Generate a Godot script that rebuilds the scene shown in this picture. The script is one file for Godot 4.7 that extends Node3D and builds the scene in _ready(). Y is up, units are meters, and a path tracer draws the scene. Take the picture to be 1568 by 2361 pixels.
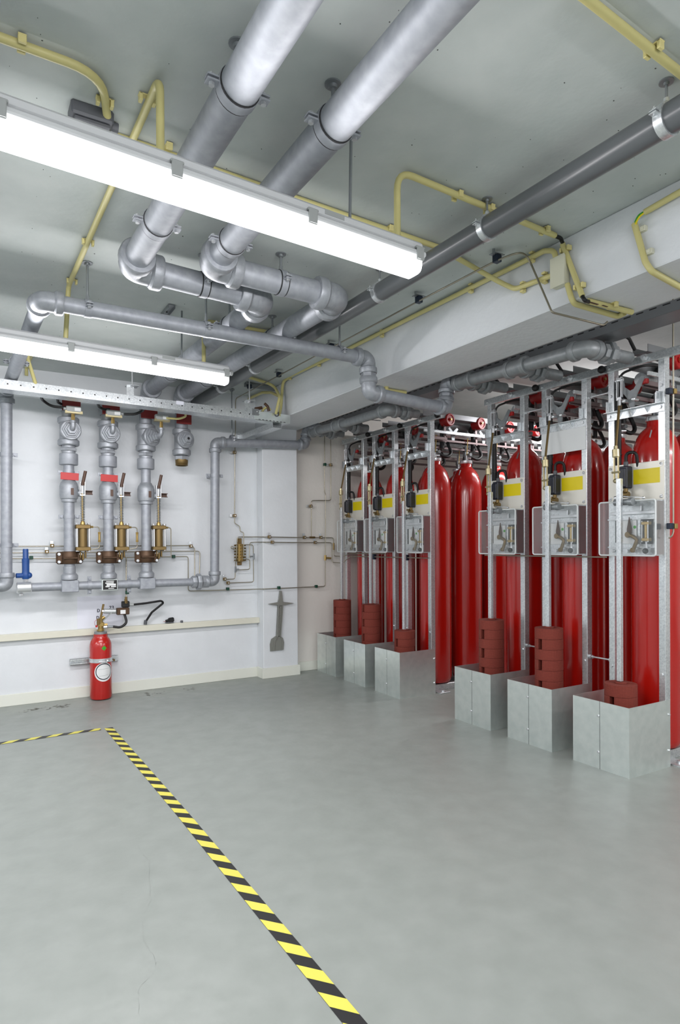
extends Node3D
# Plant room with a gas extinguishing installation. Metres, y up; the camera stands at x = 0, z = 0.

const CEIL := 2.45
const BACK := -5.143
const PIPE := -4.96

class G:
	var v := PackedVector3Array()
	var n := PackedVector3Array()

	func tri(a: Vector3, b: Vector3, c: Vector3, na: Vector3, nb: Vector3, nc: Vector3) -> void:
		if (b - a).cross(c - a).dot(na + nb + nc) > 0.0:
			v.append_array([a, c, b])
			n.append_array([na, nc, nb])
		else:
			v.append_array([a, b, c])
			n.append_array([na, nb, nc])

	func quad(a: Vector3, b: Vector3, c: Vector3, d: Vector3, m: Vector3) -> void:
		tri(a, b, c, m, m, m)
		tri(a, c, d, m, m, m)

	# a box with chamfered edges
	func box(c: Vector3, s: Vector3, ch := 0.0, b := Basis()) -> G:
		var h := s * 0.5
		var k: float = minf(ch, minf(h.x, minf(h.y, h.z)) * 0.9)
		var ax := [b.x, b.y, b.z]
		var at := func(sg: Array, full: int) -> Vector3:
			var p := c
			for i in 3:
				p += ax[i] * sg[i] * (h[i] if (i == full or k == 0.0) else h[i] - k)
			return p
		for i in 3:
			var j := (i + 1) % 3
			var l := (i + 2) % 3
			for s1 in [-1.0, 1.0]:
				var q := []
				for e in [[-1.0, -1.0], [1.0, -1.0], [1.0, 1.0], [-1.0, 1.0]]:
					var sg := [0.0, 0.0, 0.0]
					sg[i] = s1; sg[j] = e[0]; sg[l] = e[1]
					q.append(at.call(sg, i))
				quad(q[0], q[1], q[2], q[3], ax[i] * s1)
				if k > 0.0:
					for s2 in [-1.0, 1.0]:
						var sa := [0.0, 0.0, 0.0]
						sa[i] = s1; sa[j] = s2; sa[l] = -1.0
						var sb := sa.duplicate()
						sb[l] = 1.0
						quad(at.call(sa, i), at.call(sb, i), at.call(sb, j), at.call(sa, j), (ax[i] * s1 + ax[j] * s2).normalized())
		if k > 0.0:
			for x in [-1.0, 1.0]:
				for y in [-1.0, 1.0]:
					for z in [-1.0, 1.0]:
						var sg := [x, y, z]
						var m: Vector3 = (b.x * x + b.y * y + b.z * z).normalized()
						tri(at.call(sg, 0), at.call(sg, 1), at.call(sg, 2), m, m, m)
		return self

	# a profile of (radius, height) points turned about the y axis of the transform
	func lathe(prof: Array, t: Transform3D, seg := 20) -> G:
		var flat := seg <= 8
		var nn := []
		for i in prof.size() - 1:
			var e: Vector2 = prof[i + 1] - prof[i]
			nn.append(Vector2(e.y, -e.x).normalized())
		for i in prof.size() - 1:
			var p: Vector2 = prof[i]
			var q: Vector2 = prof[i + 1]
			if p.is_equal_approx(q):
				continue
			var a: Vector2 = nn[i]
			var b: Vector2 = nn[i]
			if i > 0 and nn[i - 1].dot(nn[i]) > 0.8:
				a = (nn[i - 1] + nn[i]).normalized()
			if i < nn.size() - 1 and nn[i + 1].dot(nn[i]) > 0.8:
				b = (nn[i + 1] + nn[i]).normalized()
			for k in seg:
				var u := TAU * k / seg
				var w := TAU * (k + 1) / seg
				var du := Vector3(cos(u), 0, sin(u))
				var dw := Vector3(cos(w), 0, sin(w))
				var mu := du
				var mw := dw
				if flat:
					mu = (du + dw).normalized()
					mw = mu
				var p1 := t * (du * p.x + Vector3(0, p.y, 0))
				var p2 := t * (dw * p.x + Vector3(0, p.y, 0))
				var q1 := t * (du * q.x + Vector3(0, q.y, 0))
				var q2 := t * (dw * q.x + Vector3(0, q.y, 0))
				var a1 := t.basis * (mu * a.x + Vector3(0, a.y, 0))
				var a2 := t.basis * (mw * a.x + Vector3(0, a.y, 0))
				var b1 := t.basis * (mu * b.x + Vector3(0, b.y, 0))
				var b2 := t.basis * (mw * b.x + Vector3(0, b.y, 0))
				if p.x > 0.00001:
					tri(p1, p2, q2, a1, a2, b2)
				if q.x > 0.00001:
					tri(p1, q2, q1, a1, b2, b1)
		return self

	static func along(a: Vector3, d: Vector3) -> Transform3D:
		var y := d.normalized()
		var x := y.cross(Vector3(0.31, 0.2, 1.0) if absf(y.z) < 0.8 else Vector3(0, 1, 0)).normalized()
		if absf(y.y) < 0.01:
			x = y.cross(Vector3.UP).normalized()
		return Transform3D(Basis(x, y, x.cross(y)), a)

	func cyl(a: Vector3, b: Vector3, r: float, seg := 16, ch := 0.0) -> G:
		var l := (b - a).length()
		var c := minf(ch, l * 0.4)
		var pr := [Vector2(0, 0), Vector2(r - c, 0), Vector2(r, c), Vector2(r, l - c), Vector2(r - c, l), Vector2(0, l)]
		return lathe(pr, along(a, b - a), seg)

	func band(a: Vector3, d: Vector3, r0: float, r1: float, w: float, seg := 24) -> G:
		var h := w * 0.5
		return lathe([Vector2(r0, -h), Vector2(r1, -h), Vector2(r1, h), Vector2(r0, h), Vector2(r0, -h)], along(a, d), seg)

	func ball(c: Vector3, r: float, seg := 14, sq := 1.0) -> G:
		var pr := []
		for i in 9:
			var t := PI * i / 8.0 - PI / 2
			pr.append(Vector2(cos(t) * r if i > 0 and i < 8 else 0.0, sin(t) * r * sq))
		return lathe(pr, Transform3D(Basis(), c), seg)

	# a round bar swept along points
	func tube(pts: Array, r: float, seg := 12, caps := true) -> G:
		var rings := []
		var norms := []
		var x := Vector3.ZERO
		for i in pts.size():
			var p: Vector3 = pts[i]
			var d: Vector3
			if i == 0:
				d = (pts[1] - p).normalized()
			elif i == pts.size() - 1:
				d = (p - pts[i - 1]).normalized()
			else:
				d = ((p - pts[i - 1]).normalized() + (pts[i + 1] - p).normalized()).normalized()
			if x == Vector3.ZERO:
				x = d.cross(Vector3.UP if absf(d.y) < 0.9 else Vector3.RIGHT).normalized()
			x = (x - d * x.dot(d)).normalized()
			var y := d.cross(x)
			var rg := PackedVector3Array()
			var nr := PackedVector3Array()
			for k in seg + 1:
				var u := TAU * k / seg
				var m := x * cos(u) + y * sin(u)
				nr.append(m)
				rg.append(p + m * r)
			rings.append(rg)
			norms.append(nr)
		for i in pts.size() - 1:
			for k in seg:
				tri(rings[i][k], rings[i][k + 1], rings[i + 1][k + 1], norms[i][k], norms[i][k + 1], norms[i + 1][k + 1])
				tri(rings[i][k], rings[i + 1][k + 1], rings[i + 1][k], norms[i][k], norms[i + 1][k + 1], norms[i + 1][k])
		if caps:
			for e in [0, pts.size() - 1]:
				var m: Vector3 = (pts[0] - pts[1]).normalized() if e == 0 else (pts[e] - pts[e - 1]).normalized()
				for k in seg:
					tri(pts[e], rings[e][k], rings[e][k + 1], m, m, m)
		return self

	# an outline in the x-y plane of the transform, pushed out along its z
	func prism(poly: Array, depth: float, t := Transform3D()) -> G:
		var pp := PackedVector2Array(poly)
		var ix := Geometry2D.triangulate_polygon(pp)
		var z := t.basis.z.normalized()
		for i in range(0, ix.size(), 3):
			for s in [0.0, depth]:
				var m := z * (-1.0 if s == 0.0 else 1.0)
				var q := []
				for k in 3:
					q.append(t * Vector3(pp[ix[i + k]].x, pp[ix[i + k]].y, s))
				tri(q[0], q[1], q[2], m, m, m)
		var cw := 1.0 if Geometry2D.is_polygon_clockwise(pp) else -1.0
		for i in pp.size():
			var a := pp[i]
			var b := pp[(i + 1) % pp.size()]
			var e := (b - a).normalized()
			var m := (t.basis * Vector3(-e.y, e.x, 0) * cw).normalized()
			quad(t * Vector3(a.x, a.y, 0), t * Vector3(b.x, b.y, 0), t * Vector3(b.x, b.y, depth), t * Vector3(a.x, a.y, depth), m)
		return self

	func mesh(origin := Vector3.ZERO) -> ArrayMesh:
		var a := []
		a.resize(Mesh.ARRAY_MAX)
		var w := PackedVector3Array()
		for p in v:
			w.append(p - origin)
		a[Mesh.ARRAY_VERTEX] = w
		a[Mesh.ARRAY_NORMAL] = n
		var m := ArrayMesh.new()
		m.add_surface_from_arrays(Mesh.PRIMITIVE_TRIANGLES, a)
		return m

# corner points of a run rounded to a radius
func fil(pts: Array, rad: float, k := 5) -> Array:
	var out := [pts[0]]
	for i in range(1, pts.size() - 1):
		var p: Vector3 = pts[i]
		var a: Vector3 = pts[i - 1] - p
		var b: Vector3 = pts[i + 1] - p
		var ang: float = a.angle_to(b)
		var cut: float = minf(rad / maxf(tan(ang * 0.5), 0.05), minf(a.length(), b.length()) * 0.48)
		var p0 := p + a.normalized() * cut
		var p2 := p + b.normalized() * cut
		for j in k + 1:
			var t := float(j) / k
			out.append(p0.lerp(p, t).lerp(p.lerp(p2, t), t))
	out.append(pts[pts.size() - 1])
	return out

var names := {}
func numbered(s: String) -> String:
	names[s] = names.get(s, -1) + 1
	return s if names[s] == 0 else "%s_%03d" % [s, names[s]]

func metas(o: Node3D, label: String, category: String, group := "") -> void:
	o.set_meta("label", label)
	o.set_meta("category", category)
	if group != "":
		o.set_meta("group", group)

func thing(called: String, label: String, category: String, at := Vector3.ZERO, group := "") -> Node3D:
	var o := Node3D.new()
	o.name = numbered(called)
	o.position = at
	add_child(o)
	metas(o, label, category, group)
	return o

# geometry in room coordinates becomes a part of a thing (or a sub-part of a part)
func part(called: String, g: G, m: Material, t: Node3D, label := "") -> MeshInstance3D:
	var o := MeshInstance3D.new()
	var org := t.position if t.get_parent() == self else t.position + (t.get_parent() as Node3D).position
	o.mesh = g.mesh(org)
	o.material_override = m
	o.name = called
	t.add_child(o, true)
	if label != "":
		o.set_meta("label", label)
	return o

func single(called: String, g: G, m: Material, label: String, category: String, at := Vector3.ZERO, group := "") -> MeshInstance3D:
	var o := MeshInstance3D.new()
	o.mesh = g.mesh(at)
	o.material_override = m
	o.name = numbered(called)
	o.position = at
	add_child(o)
	metas(o, label, category, group)
	return o

func struct(called: String, g: G, m: Material, label := "", category := "") -> MeshInstance3D:
	var o := MeshInstance3D.new()
	o.mesh = g.mesh()
	o.material_override = m
	o.name = called
	add_child(o, true)
	o.set_meta("kind", "structure")
	if label != "":
		metas(o, label, category)
	return o

func copy(o: Node3D, move: Vector3, label: String, group := "") -> Node3D:
	var c: Node3D = o.duplicate()
	c.name = numbered(String(o.name).rstrip("0123456789").rstrip("_"))
	add_child(c)
	c.position = o.position + move
	c.set_meta("label", label)
	if group != "":
		c.set_meta("group", group)
	return c

var M := {}
func noise_tex(freq: float, a: Color, b: Color, sd: int, px := 512, normal := false, octaves := 4, contrast := 0.0) -> NoiseTexture2D:
	var f := FastNoiseLite.new()
	f.seed = sd
	f.frequency = freq
	f.fractal_octaves = octaves
	f.noise_type = FastNoiseLite.TYPE_SIMPLEX_SMOOTH
	var t := NoiseTexture2D.new()
	t.width = px
	t.height = px
	t.seamless = true
	t.noise = f
	if normal:
		t.as_normal_map = true
		t.bump_strength = 3.0
	else:
		var g := Gradient.new()
		g.offsets = PackedFloat32Array([contrast, 1.0 - contrast])
		g.colors = PackedColorArray([a, b])
		t.color_ramp = g
	return t

func mat(called: String, c: Color, rough: float, metal := 0.0, spec := 0.5) -> StandardMaterial3D:
	var m := StandardMaterial3D.new()
	m.albedo_color = c
	m.roughness = rough
	m.metallic = metal
	m.metallic_specular = spec
	M[called] = m
	return m

func tri_map(m: StandardMaterial3D, scale: float, world := false) -> void:
	m.uv1_triplanar = true
	m.uv1_world_triplanar = world
	m.uv1_scale = Vector3.ONE * scale

func materials() -> void:
	var m: StandardMaterial3D
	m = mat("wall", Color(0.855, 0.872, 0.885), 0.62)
	m.albedo_texture = noise_tex(0.006, Color(0.97, 0.97, 0.97), Color(1, 1, 1), 3)
	m.normal_enabled = true
	m.normal_texture = noise_tex(0.05, Color.BLACK, Color.WHITE, 5, 512, true)
	m.normal_scale = 0.12
	tri_map(m, 0.9, true)
	m = mat("recess", Color(0.86, 0.845, 0.82), 0.6)
	m.normal_enabled = true
	m.normal_texture = M.wall.normal_texture
	m.normal_scale = 0.15
	tri_map(m, 0.9, true)
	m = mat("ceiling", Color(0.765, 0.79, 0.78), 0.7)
	m.albedo_texture = noise_tex(0.008, Color(0.94, 0.95, 0.95), Color(1, 1, 1), 9)
	m.normal_enabled = true
	m.normal_texture = M.wall.normal_texture
	m.normal_scale = 0.1
	tri_map(m, 1.1, true)
	m = mat("floor", Color(0.56, 0.582, 0.566), 0.45)
	m.albedo_texture = noise_tex(0.012, Color(0.94, 0.945, 0.94), Color(1, 1, 1), 12, 1024, false, 5)
	m.roughness_texture = noise_tex(0.02, Color(0.7, 0.7, 0.7), Color(1, 1, 1), 14)
	m.normal_enabled = true
	m.normal_texture = noise_tex(0.03, Color.BLACK, Color.WHITE, 15, 512, true)
	m.normal_scale = 0.1
	tri_map(m, 0.55, true)
	mat("pit", Color(0.30, 0.31, 0.30), 0.9)
	mat("trim", Color(0.83, 0.825, 0.765), 0.45)
	mat("skirt", Color(0.86, 0.87, 0.83), 0.45)
	# aluminium paint on the pipework
	m = mat("pipe", Color(0.65, 0.665, 0.69), 0.52, 0.35)
	m.albedo_texture = noise_tex(0.02, Color(0.86, 0.87, 0.88), Color(1, 1, 1), 21)
	tri_map(m, 2.0)
	m = mat("cast", Color(0.635, 0.65, 0.67), 0.45, 0.36)
	m.albedo_texture = M.pipe.albedo_texture
	m.normal_enabled = true
	m.normal_texture = noise_tex(0.08, Color.BLACK, Color.WHITE, 23, 512, true)
	m.normal_scale = 0.25
	tri_map(m, 3.0)
	m = mat("dull", Color(0.57, 0.585, 0.59), 0.45, 0.35)
	m = mat("tray", Color(0.5, 0.51, 0.52), 0.4, 0.55)
	m = M.dull
	m.albedo_texture = M.pipe.albedo_texture
	tri_map(m, 2.0)
	# hot-dip galvanised steel with its spangle
	m = mat("galv", Color(0.92, 0.935, 0.94), 0.3, 0.72)
	var ft := FastNoiseLite.new()
	ft.noise_type = FastNoiseLite.TYPE_CELLULAR
	ft.cellular_return_type = FastNoiseLite.RETURN_CELL_VALUE
	ft.frequency = 0.06
	ft.seed = 4
	var tx := NoiseTexture2D.new()
	tx.noise = ft
	tx.width = 512
	tx.height = 512
	tx.seamless = true
	var gr := Gradient.new()
	gr.colors = PackedColorArray([Color(0.80, 0.81, 0.82), Color(1, 1, 1)])
	tx.color_ramp = gr
	m.albedo_texture = tx
	tri_map(m, 4.0)
	m = mat("sheet", Color(0.93, 0.955, 0.945), 0.28, 0.8)
	m.albedo_texture = noise_tex(0.012, Color(0.94, 0.95, 0.95), Color(1, 1, 1), 31)
	tri_map(m, 2.2)
	mat("zinc", Color(0.84, 0.85, 0.86), 0.28, 0.75)
	mat("smooth", Color(0.72, 0.70, 0.71), 0.16, 0.95)
	mat("palebrass", Color(0.70, 0.66, 0.52), 0.32, 0.7)
	mat("rod", Color(0.56, 0.58, 0.59), 0.4, 0.6)
	m = mat("red", Color(0.68, 0.07, 0.033), 0.24)
	m.clearcoat_enabled = true
	m.clearcoat = 0.6
	m.clearcoat_roughness = 0.12
	mat("redplate", Color(0.45, 0.07, 0.06), 0.5)
	mat("redtag", Color(0.68, 0.045, 0.045), 0.45)
	mat("redcast", Color(0.62, 0.05, 0.05), 0.38)
	m = mat("disc", Color(0.50, 0.205, 0.155), 0.85)
	m.albedo_texture = noise_tex(0.03, Color(0.86, 0.84, 0.83), Color(1, 1, 1), 41)
	m.normal_enabled = true
	m.normal_texture = M.cast.normal_texture
	m.normal_scale = 0.2
	tri_map(m, 5.0)
	mat("cream", Color(0.78, 0.75, 0.51), 0.45)
	mat("saddle", Color(0.84, 0.80, 0.55), 0.5)
	mat("boxcream", Color(0.80, 0.80, 0.72), 0.5)
	mat("pvc", Color(0.36, 0.375, 0.385), 0.28)
	mat("brass", Color(0.66, 0.56, 0.34), 0.36, 0.7)
	mat("oldbrass", Color(0.48, 0.40, 0.25), 0.42, 0.65)
	mat("bronze", Color(0.33, 0.25, 0.185), 0.5, 0.55)
	mat("copper", Color(0.55, 0.52, 0.46), 0.35, 0.8)
	mat("steeltube", Color(0.62, 0.60, 0.54), 0.33, 0.85)
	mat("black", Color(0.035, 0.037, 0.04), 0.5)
	mat("darkgrey", Color(0.12, 0.125, 0.13), 0.5)
	mat("boxgrey", Color(0.33, 0.34, 0.36), 0.5)
	mat("blueblack", Color(0.08, 0.10, 0.16), 0.4)
	mat("blue", Color(0.10, 0.27, 0.52), 0.42)
	mat("darkblue", Color(0.05, 0.12, 0.20), 0.45)
	mat("greenclip", Color(0.03, 0.25, 0.18), 0.45)
	mat("greenmark", Color(0.20, 0.62, 0.16), 0.5)
	mat("yellow", Color(0.88, 0.80, 0.02), 0.4)
	mat("greyplastic", Color(0.62, 0.635, 0.63), 0.45)
	mat("housing", Color(0.78, 0.79, 0.795), 0.5)
	mat("plate", Color(0.88, 0.87, 0.83), 0.35, 0.15)
	mat("whiteplate", Color(0.86, 0.87, 0.87), 0.4)
	mat("paper", Color(0.85, 0.86, 0.90), 0.7)
	mat("ink", Color(0.06, 0.07, 0.15), 0.6)
	mat("tool", Color(0.53, 0.535, 0.51), 0.42, 0.3)
	mat("brown", Color(0.30, 0.20, 0.14), 0.5)
	mat("pinkbar", Color(0.46, 0.40, 0.40), 0.4, 0.4)
	m = mat("acrylic", Color(0.88, 0.92, 0.92, 0.05), 0.04, 0.0, 0.35)
	m.transparency = BaseMaterial3D.TRANSPARENCY_ALPHA
	m = mat("acrylicrim", Color(0.84, 0.86, 0.86), 0.3)
	m = mat("lamp", Color(0.95, 0.96, 0.96), 0.3)
	m.emission_enabled = true
	m.emission = Color(0.99, 0.99, 1.0)
	m.emission_energy_multiplier = 3.0
	mat("tapeyellow", Color(0.82, 0.79, 0.34), 0.45)
	mat("tapeblack", Color(0.13, 0.13, 0.135), 0.45)

# an elbow at a corner: bend with a bead at each mouth; d1 and d2 point away from the corner along the pipes
func elbow(c: Vector3, d1: Vector3, d2: Vector3, r: float, k := 1.0) -> G:
	var g := G.new()
	var a := d1.normalized()
	var b := d2.normalized()
	g.tube(fil([c + a * r * 2.0 * k, c, c + b * r * 2.0 * k], r * 1.5 * k, 10), r * 1.2, 22)
	for d in [a, b]:
		g.lathe([Vector2(r, -r * 0.1), Vector2(r * 1.25, -r * 0.1), Vector2(r * 1.42, r * 0.1), Vector2(r * 1.42, r * 0.75 * k), Vector2(r * 1.34, r * 0.9 * k), Vector2(r, r * 0.9 * k)], G.along(c + d * r * (1.5 if k == 1.0 else 1.12), d), 24)
	return g

# a hexagon union with its two half sockets
func union_(c: Vector3, d: Vector3, r: float) -> G:
	var g := G.new()
	var t := G.along(c, d)
	g.lathe([Vector2(0, -r * 1.5), Vector2(r * 1.25, -r * 1.5), Vector2(r * 1.35, -r * 1.35), Vector2(r * 1.35, -r * 0.55), Vector2(r * 1.1, -r * 0.5)], t, 8)
	g.lathe([Vector2(r * 1.1, -r * 0.45), Vector2(r * 1.7, -r * 0.45), Vector2(r * 1.8, -r * 0.3), Vector2(r * 1.8, r * 0.35), Vector2(r * 1.68, r * 0.5), Vector2(r * 1.1, r * 0.5)], t, 8)
	g.lathe([Vector2(r * 1.1, r * 0.5), Vector2(r * 1.35, r * 0.7), Vector2(r * 1.35, r * 1.5), Vector2(0, r * 1.5)], t, 8)
	return g

func tee(c: Vector3, d: Vector3, b: Vector3, r: float) -> G:
	var g := G.new()
	g.cyl(c - d * r * 1.9, c + d * r * 1.9, r * 1.22, 22)
	g.cyl(c, c + b * r * 1.9, r * 1.2, 20)
	for s in [-1.0, 1.0]:
		g.cyl(c + d * s * r * 1.25, c + d * s * r * 2.05, r * 1.42, 24, r * 0.1)
	g.cyl(c + b * r * 1.35, c + b * r * 2.1, r * 1.42, 24, r * 0.1)
	return g

# split ring round a pipe with two ears and bolts, on a rod from the ceiling
func hanger(t: Node3D, c: Vector3, d: Vector3, r: float, ears: Vector3, rod_from := CEIL) -> void:
	var e := ears.normalized()
	var g := G.new().band(c, d, r * 0.99, r + 0.004, 0.03, 28)
	for s in [-1.0, 1.0]:
		var p: Vector3 = c + e * s * (r + 0.016)
		for k in [-1.0, 1.0]:
			var off: Vector3 = e.cross(d).normalized() * 0.0055 * k
			g.box(p + off, e.abs() * 0.036 + d.abs() * 0.028 + (Vector3.ONE - e.abs() - d.abs()).max(Vector3.ZERO).normalized() * 0.005, 0.001)
	if r > 0.045:
		part("rubber_liner", G.new().band(c, d, r * 0.99, r + 0.0025, 0.04, 28), M.darkgrey, t)
	var o := part("clamp_band", g, M.pipe if r > 0.03 else M.zinc, t)
	for s in [-1.0, 1.0]:
		g = G.new()
		var p: Vector3 = c + e * s * (r + 0.019)
		var u := e.cross(d).normalized()
		g.cyl(p - u * 0.013, p + u * 0.013, 0.0045, 6)
		g.cyl(p - u * 0.016, p - u * 0.008, 0.008, 6)
		g.cyl(p + u * 0.008, p + u * 0.016, 0.008, 6)
		part("clamp_bolt", g, M.zinc, o)
	if rod_from > 0.0:
		var top := Vector3(c.x, rod_from, c.z)
		part("hanger_rod", G.new().cyl(Vector3(c.x, c.y + r, c.z), top, 0.0055, 10), M.rod, t)
		part("ceiling_flange", G.new().lathe([Vector2(0, -0.014), Vector2(0.012, -0.014), Vector2(0.013, -0.005), Vector2(0.024, -0.004), Vector2(0.024, 0.0), Vector2(0, 0)], Transform3D(Basis(), top), 16), M.rod, t)
		part("rod_nut", G.new().cyl(Vector3(c.x, c.y + r, c.z), Vector3(c.x, c.y + r + 0.022, c.z), 0.009, 6), M.rod, t)

# ring and two tabs that hold a pipe to the wall behind it
func wall_clamp(t: Node3D, c: Vector3, d: Vector3, r: float, wall_z: float) -> void:
	var e := Vector3.RIGHT if absf(d.y) > 0.5 else Vector3.UP
	var g := G.new().band(c, d, r * 0.98, r + 0.003, 0.028, 28)
	for s in [-1.0, 1.0]:
		var p: Vector3 = c + e * s * (r + 0.018)
		g.box(p - Vector3(0, 0, 0.004), e.abs() * 0.034 + d.abs() * 0.028 + Vector3(0, 0, 0.006), 0.001)
		g.cyl(p + Vector3(0, 0, 0.003), p + Vector3(0, 0, 0.011), 0.009, 6)
	g.cyl(c - Vector3(0, 0, r), Vector3(c.x, c.y, wall_z), 0.007, 10)
	part("wall_clamp", g, M.pipe, t)

# cream plastic saddle: two little towers beside the conduit on its surface; up is the way off the surface
func saddle(t: Node3D, c: Vector3, d: Vector3, up: Vector3) -> void:
	var e := d.cross(up).normalized()
	var b := Basis(e, up.normalized(), d.normalized())
	var g := G.new().box(c - up * 0.011, Vector3(0.05, 0.004, 0.02), 0.001, b)
	for s in [-1.0, 1.0]:
		g.box(c + e * s * 0.019 - up * 0.002, Vector3(0.010, 0.022, 0.02), 0.0015, b)
	part("saddle", g, M.saddle, t)

func conduit(called: String, label: String, pts: Array, r := 0.0105, rad := 0.06, m := "cream") -> Node3D:
	var t := thing(called, label, "conduit", pts[0])
	part("conduit_tube", G.new().tube(fil(pts, rad, 6), r, 12), M[m], t)
	return t

# small clip that holds a thin tube off a wall
func clip(t: Node3D, c: Vector3, kind: String, d := Vector3.RIGHT, off := Vector3(0, 0, -0.02)) -> void:
	var e := d.cross(Vector3(0, 0, 1)).normalized() if off.z != 0.0 else d
	var s := 0.026
	var g := G.new().box(c, Vector3(s, s, 0.024), 0.003)
	if kind == "brass":
		part("tube_clip", g, M.oldbrass, t)
		var k := G.new().box(c - e * 0.022 + off * 0.9, (e.abs() * 0.03 + d.abs() * 0.024 + Vector3(0, 0, 0.003)), 0.001)
		k.cyl(c - e * 0.026 + off * 0.85, c - e * 0.026 + off * 0.5, 0.006, 6)
		k.cyl(c + Vector3(0, 0, 0.012), c + Vector3(0, 0, 0.016), 0.006, 6)
		part("clip_plate", k, M.galv, t)
	else:
		g.cyl(c + Vector3(0, 0, 0.01), c + Vector3(0, 0, 0.015), 0.006, 6)
		part("tube_clip", g, M.greenclip, t, "green plastic clip")

func thin(called: String, label: String, pts: Array, r := 0.0042, m := "steeltube", rad := 0.022) -> Node3D:
	var t := thing(called, label, "tube", pts[0])
	part("tube_run", G.new().tube(fil(pts, rad, 4), r, 8), M[m], t)
	return t

func fixture(x0: float, x1: float, y: float, z: float, label: String, turn := Vector3.ZERO, power := 1.0) -> void:
	var t := thing("light_fixture", label, "lamp", Vector3((x0 + x1) / 2, y, z), "twin tube batten fixtures")
	# diffuser: rounded trough, open side up
	var sec := []
	for i in 13:
		var a := PI * i / 12.0
		var cx := -cos(a)
		var cy := -sin(a)
		sec.append(Vector2(signf(cx) * pow(absf(cx), 0.45) * 0.043, pow(absf(cy), 0.45) * -0.052))
	var tr := Transform3D(Basis(Vector3(0, 0, 1), Vector3(0, 1, 0), Vector3(-1, 0, 0)), Vector3(x1 - 0.012, y, z))
	part("diffuser", G.new().prism(sec, x1 - x0 - 0.024, tr), M.lamp, t, "glowing white diffuser")
	var h := G.new().box(Vector3((x0 + x1) / 2, y + 0.006, z), Vector3(x1 - x0, 0.016, 0.104), 0.004)
	h.box(Vector3((x0 + x1) / 2, y + 0.030, z), Vector3(x1 - x0 - 0.01, 0.036, 0.092), 0.010)
	part("housing", h, M.housing, t)
	part("end_cap", G.new().cyl(Vector3(x1 - 0.02, y + 0.022, z), Vector3(x1 + 0.026, y + 0.022, z), 0.016, 14, 0.003), M.greyplastic, t)
	var k := 0
	while x1 - 0.03 - k * 0.41 > x0:
		for s in [-1.0, 1.0]:
			var xx := x1 - 0.03 - k * 0.41
			part("clip", G.new().box(Vector3(xx, y + 0.001, z + s * 0.054), Vector3(0.03, 0.044, 0.007), 0.002).box(Vector3(xx, y + 0.021, z + s * 0.051), Vector3(0.036, 0.007, 0.012), 0.002), M.greyplastic, t)
		k += 1
	part("rating_label", G.new().box(Vector3(x1 - 0.36, y + 0.033, z + 0.0463), Vector3(0.07, 0.016, 0.0006)), M.greyplastic, t)
	for i in 2:
		var xr := x1 - 0.275 if i == 1 else x0 + 0.275
		part("hanger_rod", G.new().cyl(Vector3(xr, y + 0.045, z), Vector3(xr, CEIL, z), 0.005, 8), M.rod, t)
	# the trough glows downwards and to both sides
	for e in 3:
		var l := AreaLight3D.new()
		l.name = "lamp_glow"
		l.area_size = Vector2(x1 - x0 - 0.06, 0.07 if e == 0 else 0.042)
		l.position = [Vector3(0, -0.055, 0), Vector3(0, -0.029, 0.051), Vector3(0, -0.029, -0.051)][e]
		l.rotation = [Vector3(-PI / 2, 0, 0), Vector3(-0.55, PI, 0), Vector3(-0.55, 0, 0)][e]
		l.light_color = Color(1.0, 0.985, 0.992)
		l.light_energy = power * LAMP * (0.8 if e == 0 else 1.0)
		l.area_range = 14.0
		l.area_attenuation = 2.0
		l.shadow_enabled = true
		t.add_child(l, true)
	t.rotation = turn

const LAMP := 1.32
const EXPOSURE := 1.06

func _ready() -> void:
	# camera: level view across the room, the lens shifted
	var yaw := 0.5377
	var pit := -0.0051
	var rol := -0.0054
	var f0 := Vector3(sin(yaw), 0, -cos(yaw))
	var r0 := Vector3(cos(yaw), 0, sin(yaw))
	var fw := f0 * cos(pit) + Vector3.UP * sin(pit)
	var u0 := Vector3.UP * cos(pit) - f0 * sin(pit)
	var rt := r0 * cos(rol) + u0 * sin(rol)
	var up := u0 * cos(rol) - r0 * sin(rol)
	var cam := Camera3D.new()
	cam.name = "camera"
	cam.transform = Transform3D(Basis(rt, up, -fw), Vector3(0, 1.15, 0))
	cam.projection = Camera3D.PROJECTION_FRUSTUM
	cam.near = 0.05
	cam.far = 60.0
	cam.size = 0.05 * 2361.0 / 1457.53
	cam.frustum_offset = Vector2(0, 0.05 * 83.3 / 1457.53)
	add_child(cam)
	cam.current = true
	var env := Environment.new()
	env.background_mode = Environment.BG_COLOR
	env.background_color = Color(0, 0, 0)
	env.tonemap_mode = Environment.TONE_MAPPER_LINEAR
	env.tonemap_exposure = EXPOSURE
	env.sdfgi_enabled = true
	env.ssao_enabled = true
	env.ssil_enabled = true
	var we := WorldEnvironment.new()
	we.name = "environment"
	we.environment = env
	add_child(we)
	materials()
	room()
	lights()
	big_pipes()
	conduits()
	valve_wall()
	small_tubes()
	pilot_bottle()
	rail_and_tray()
	right_pipes()
	bottles()
	frames()
	floor_marks()

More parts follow.
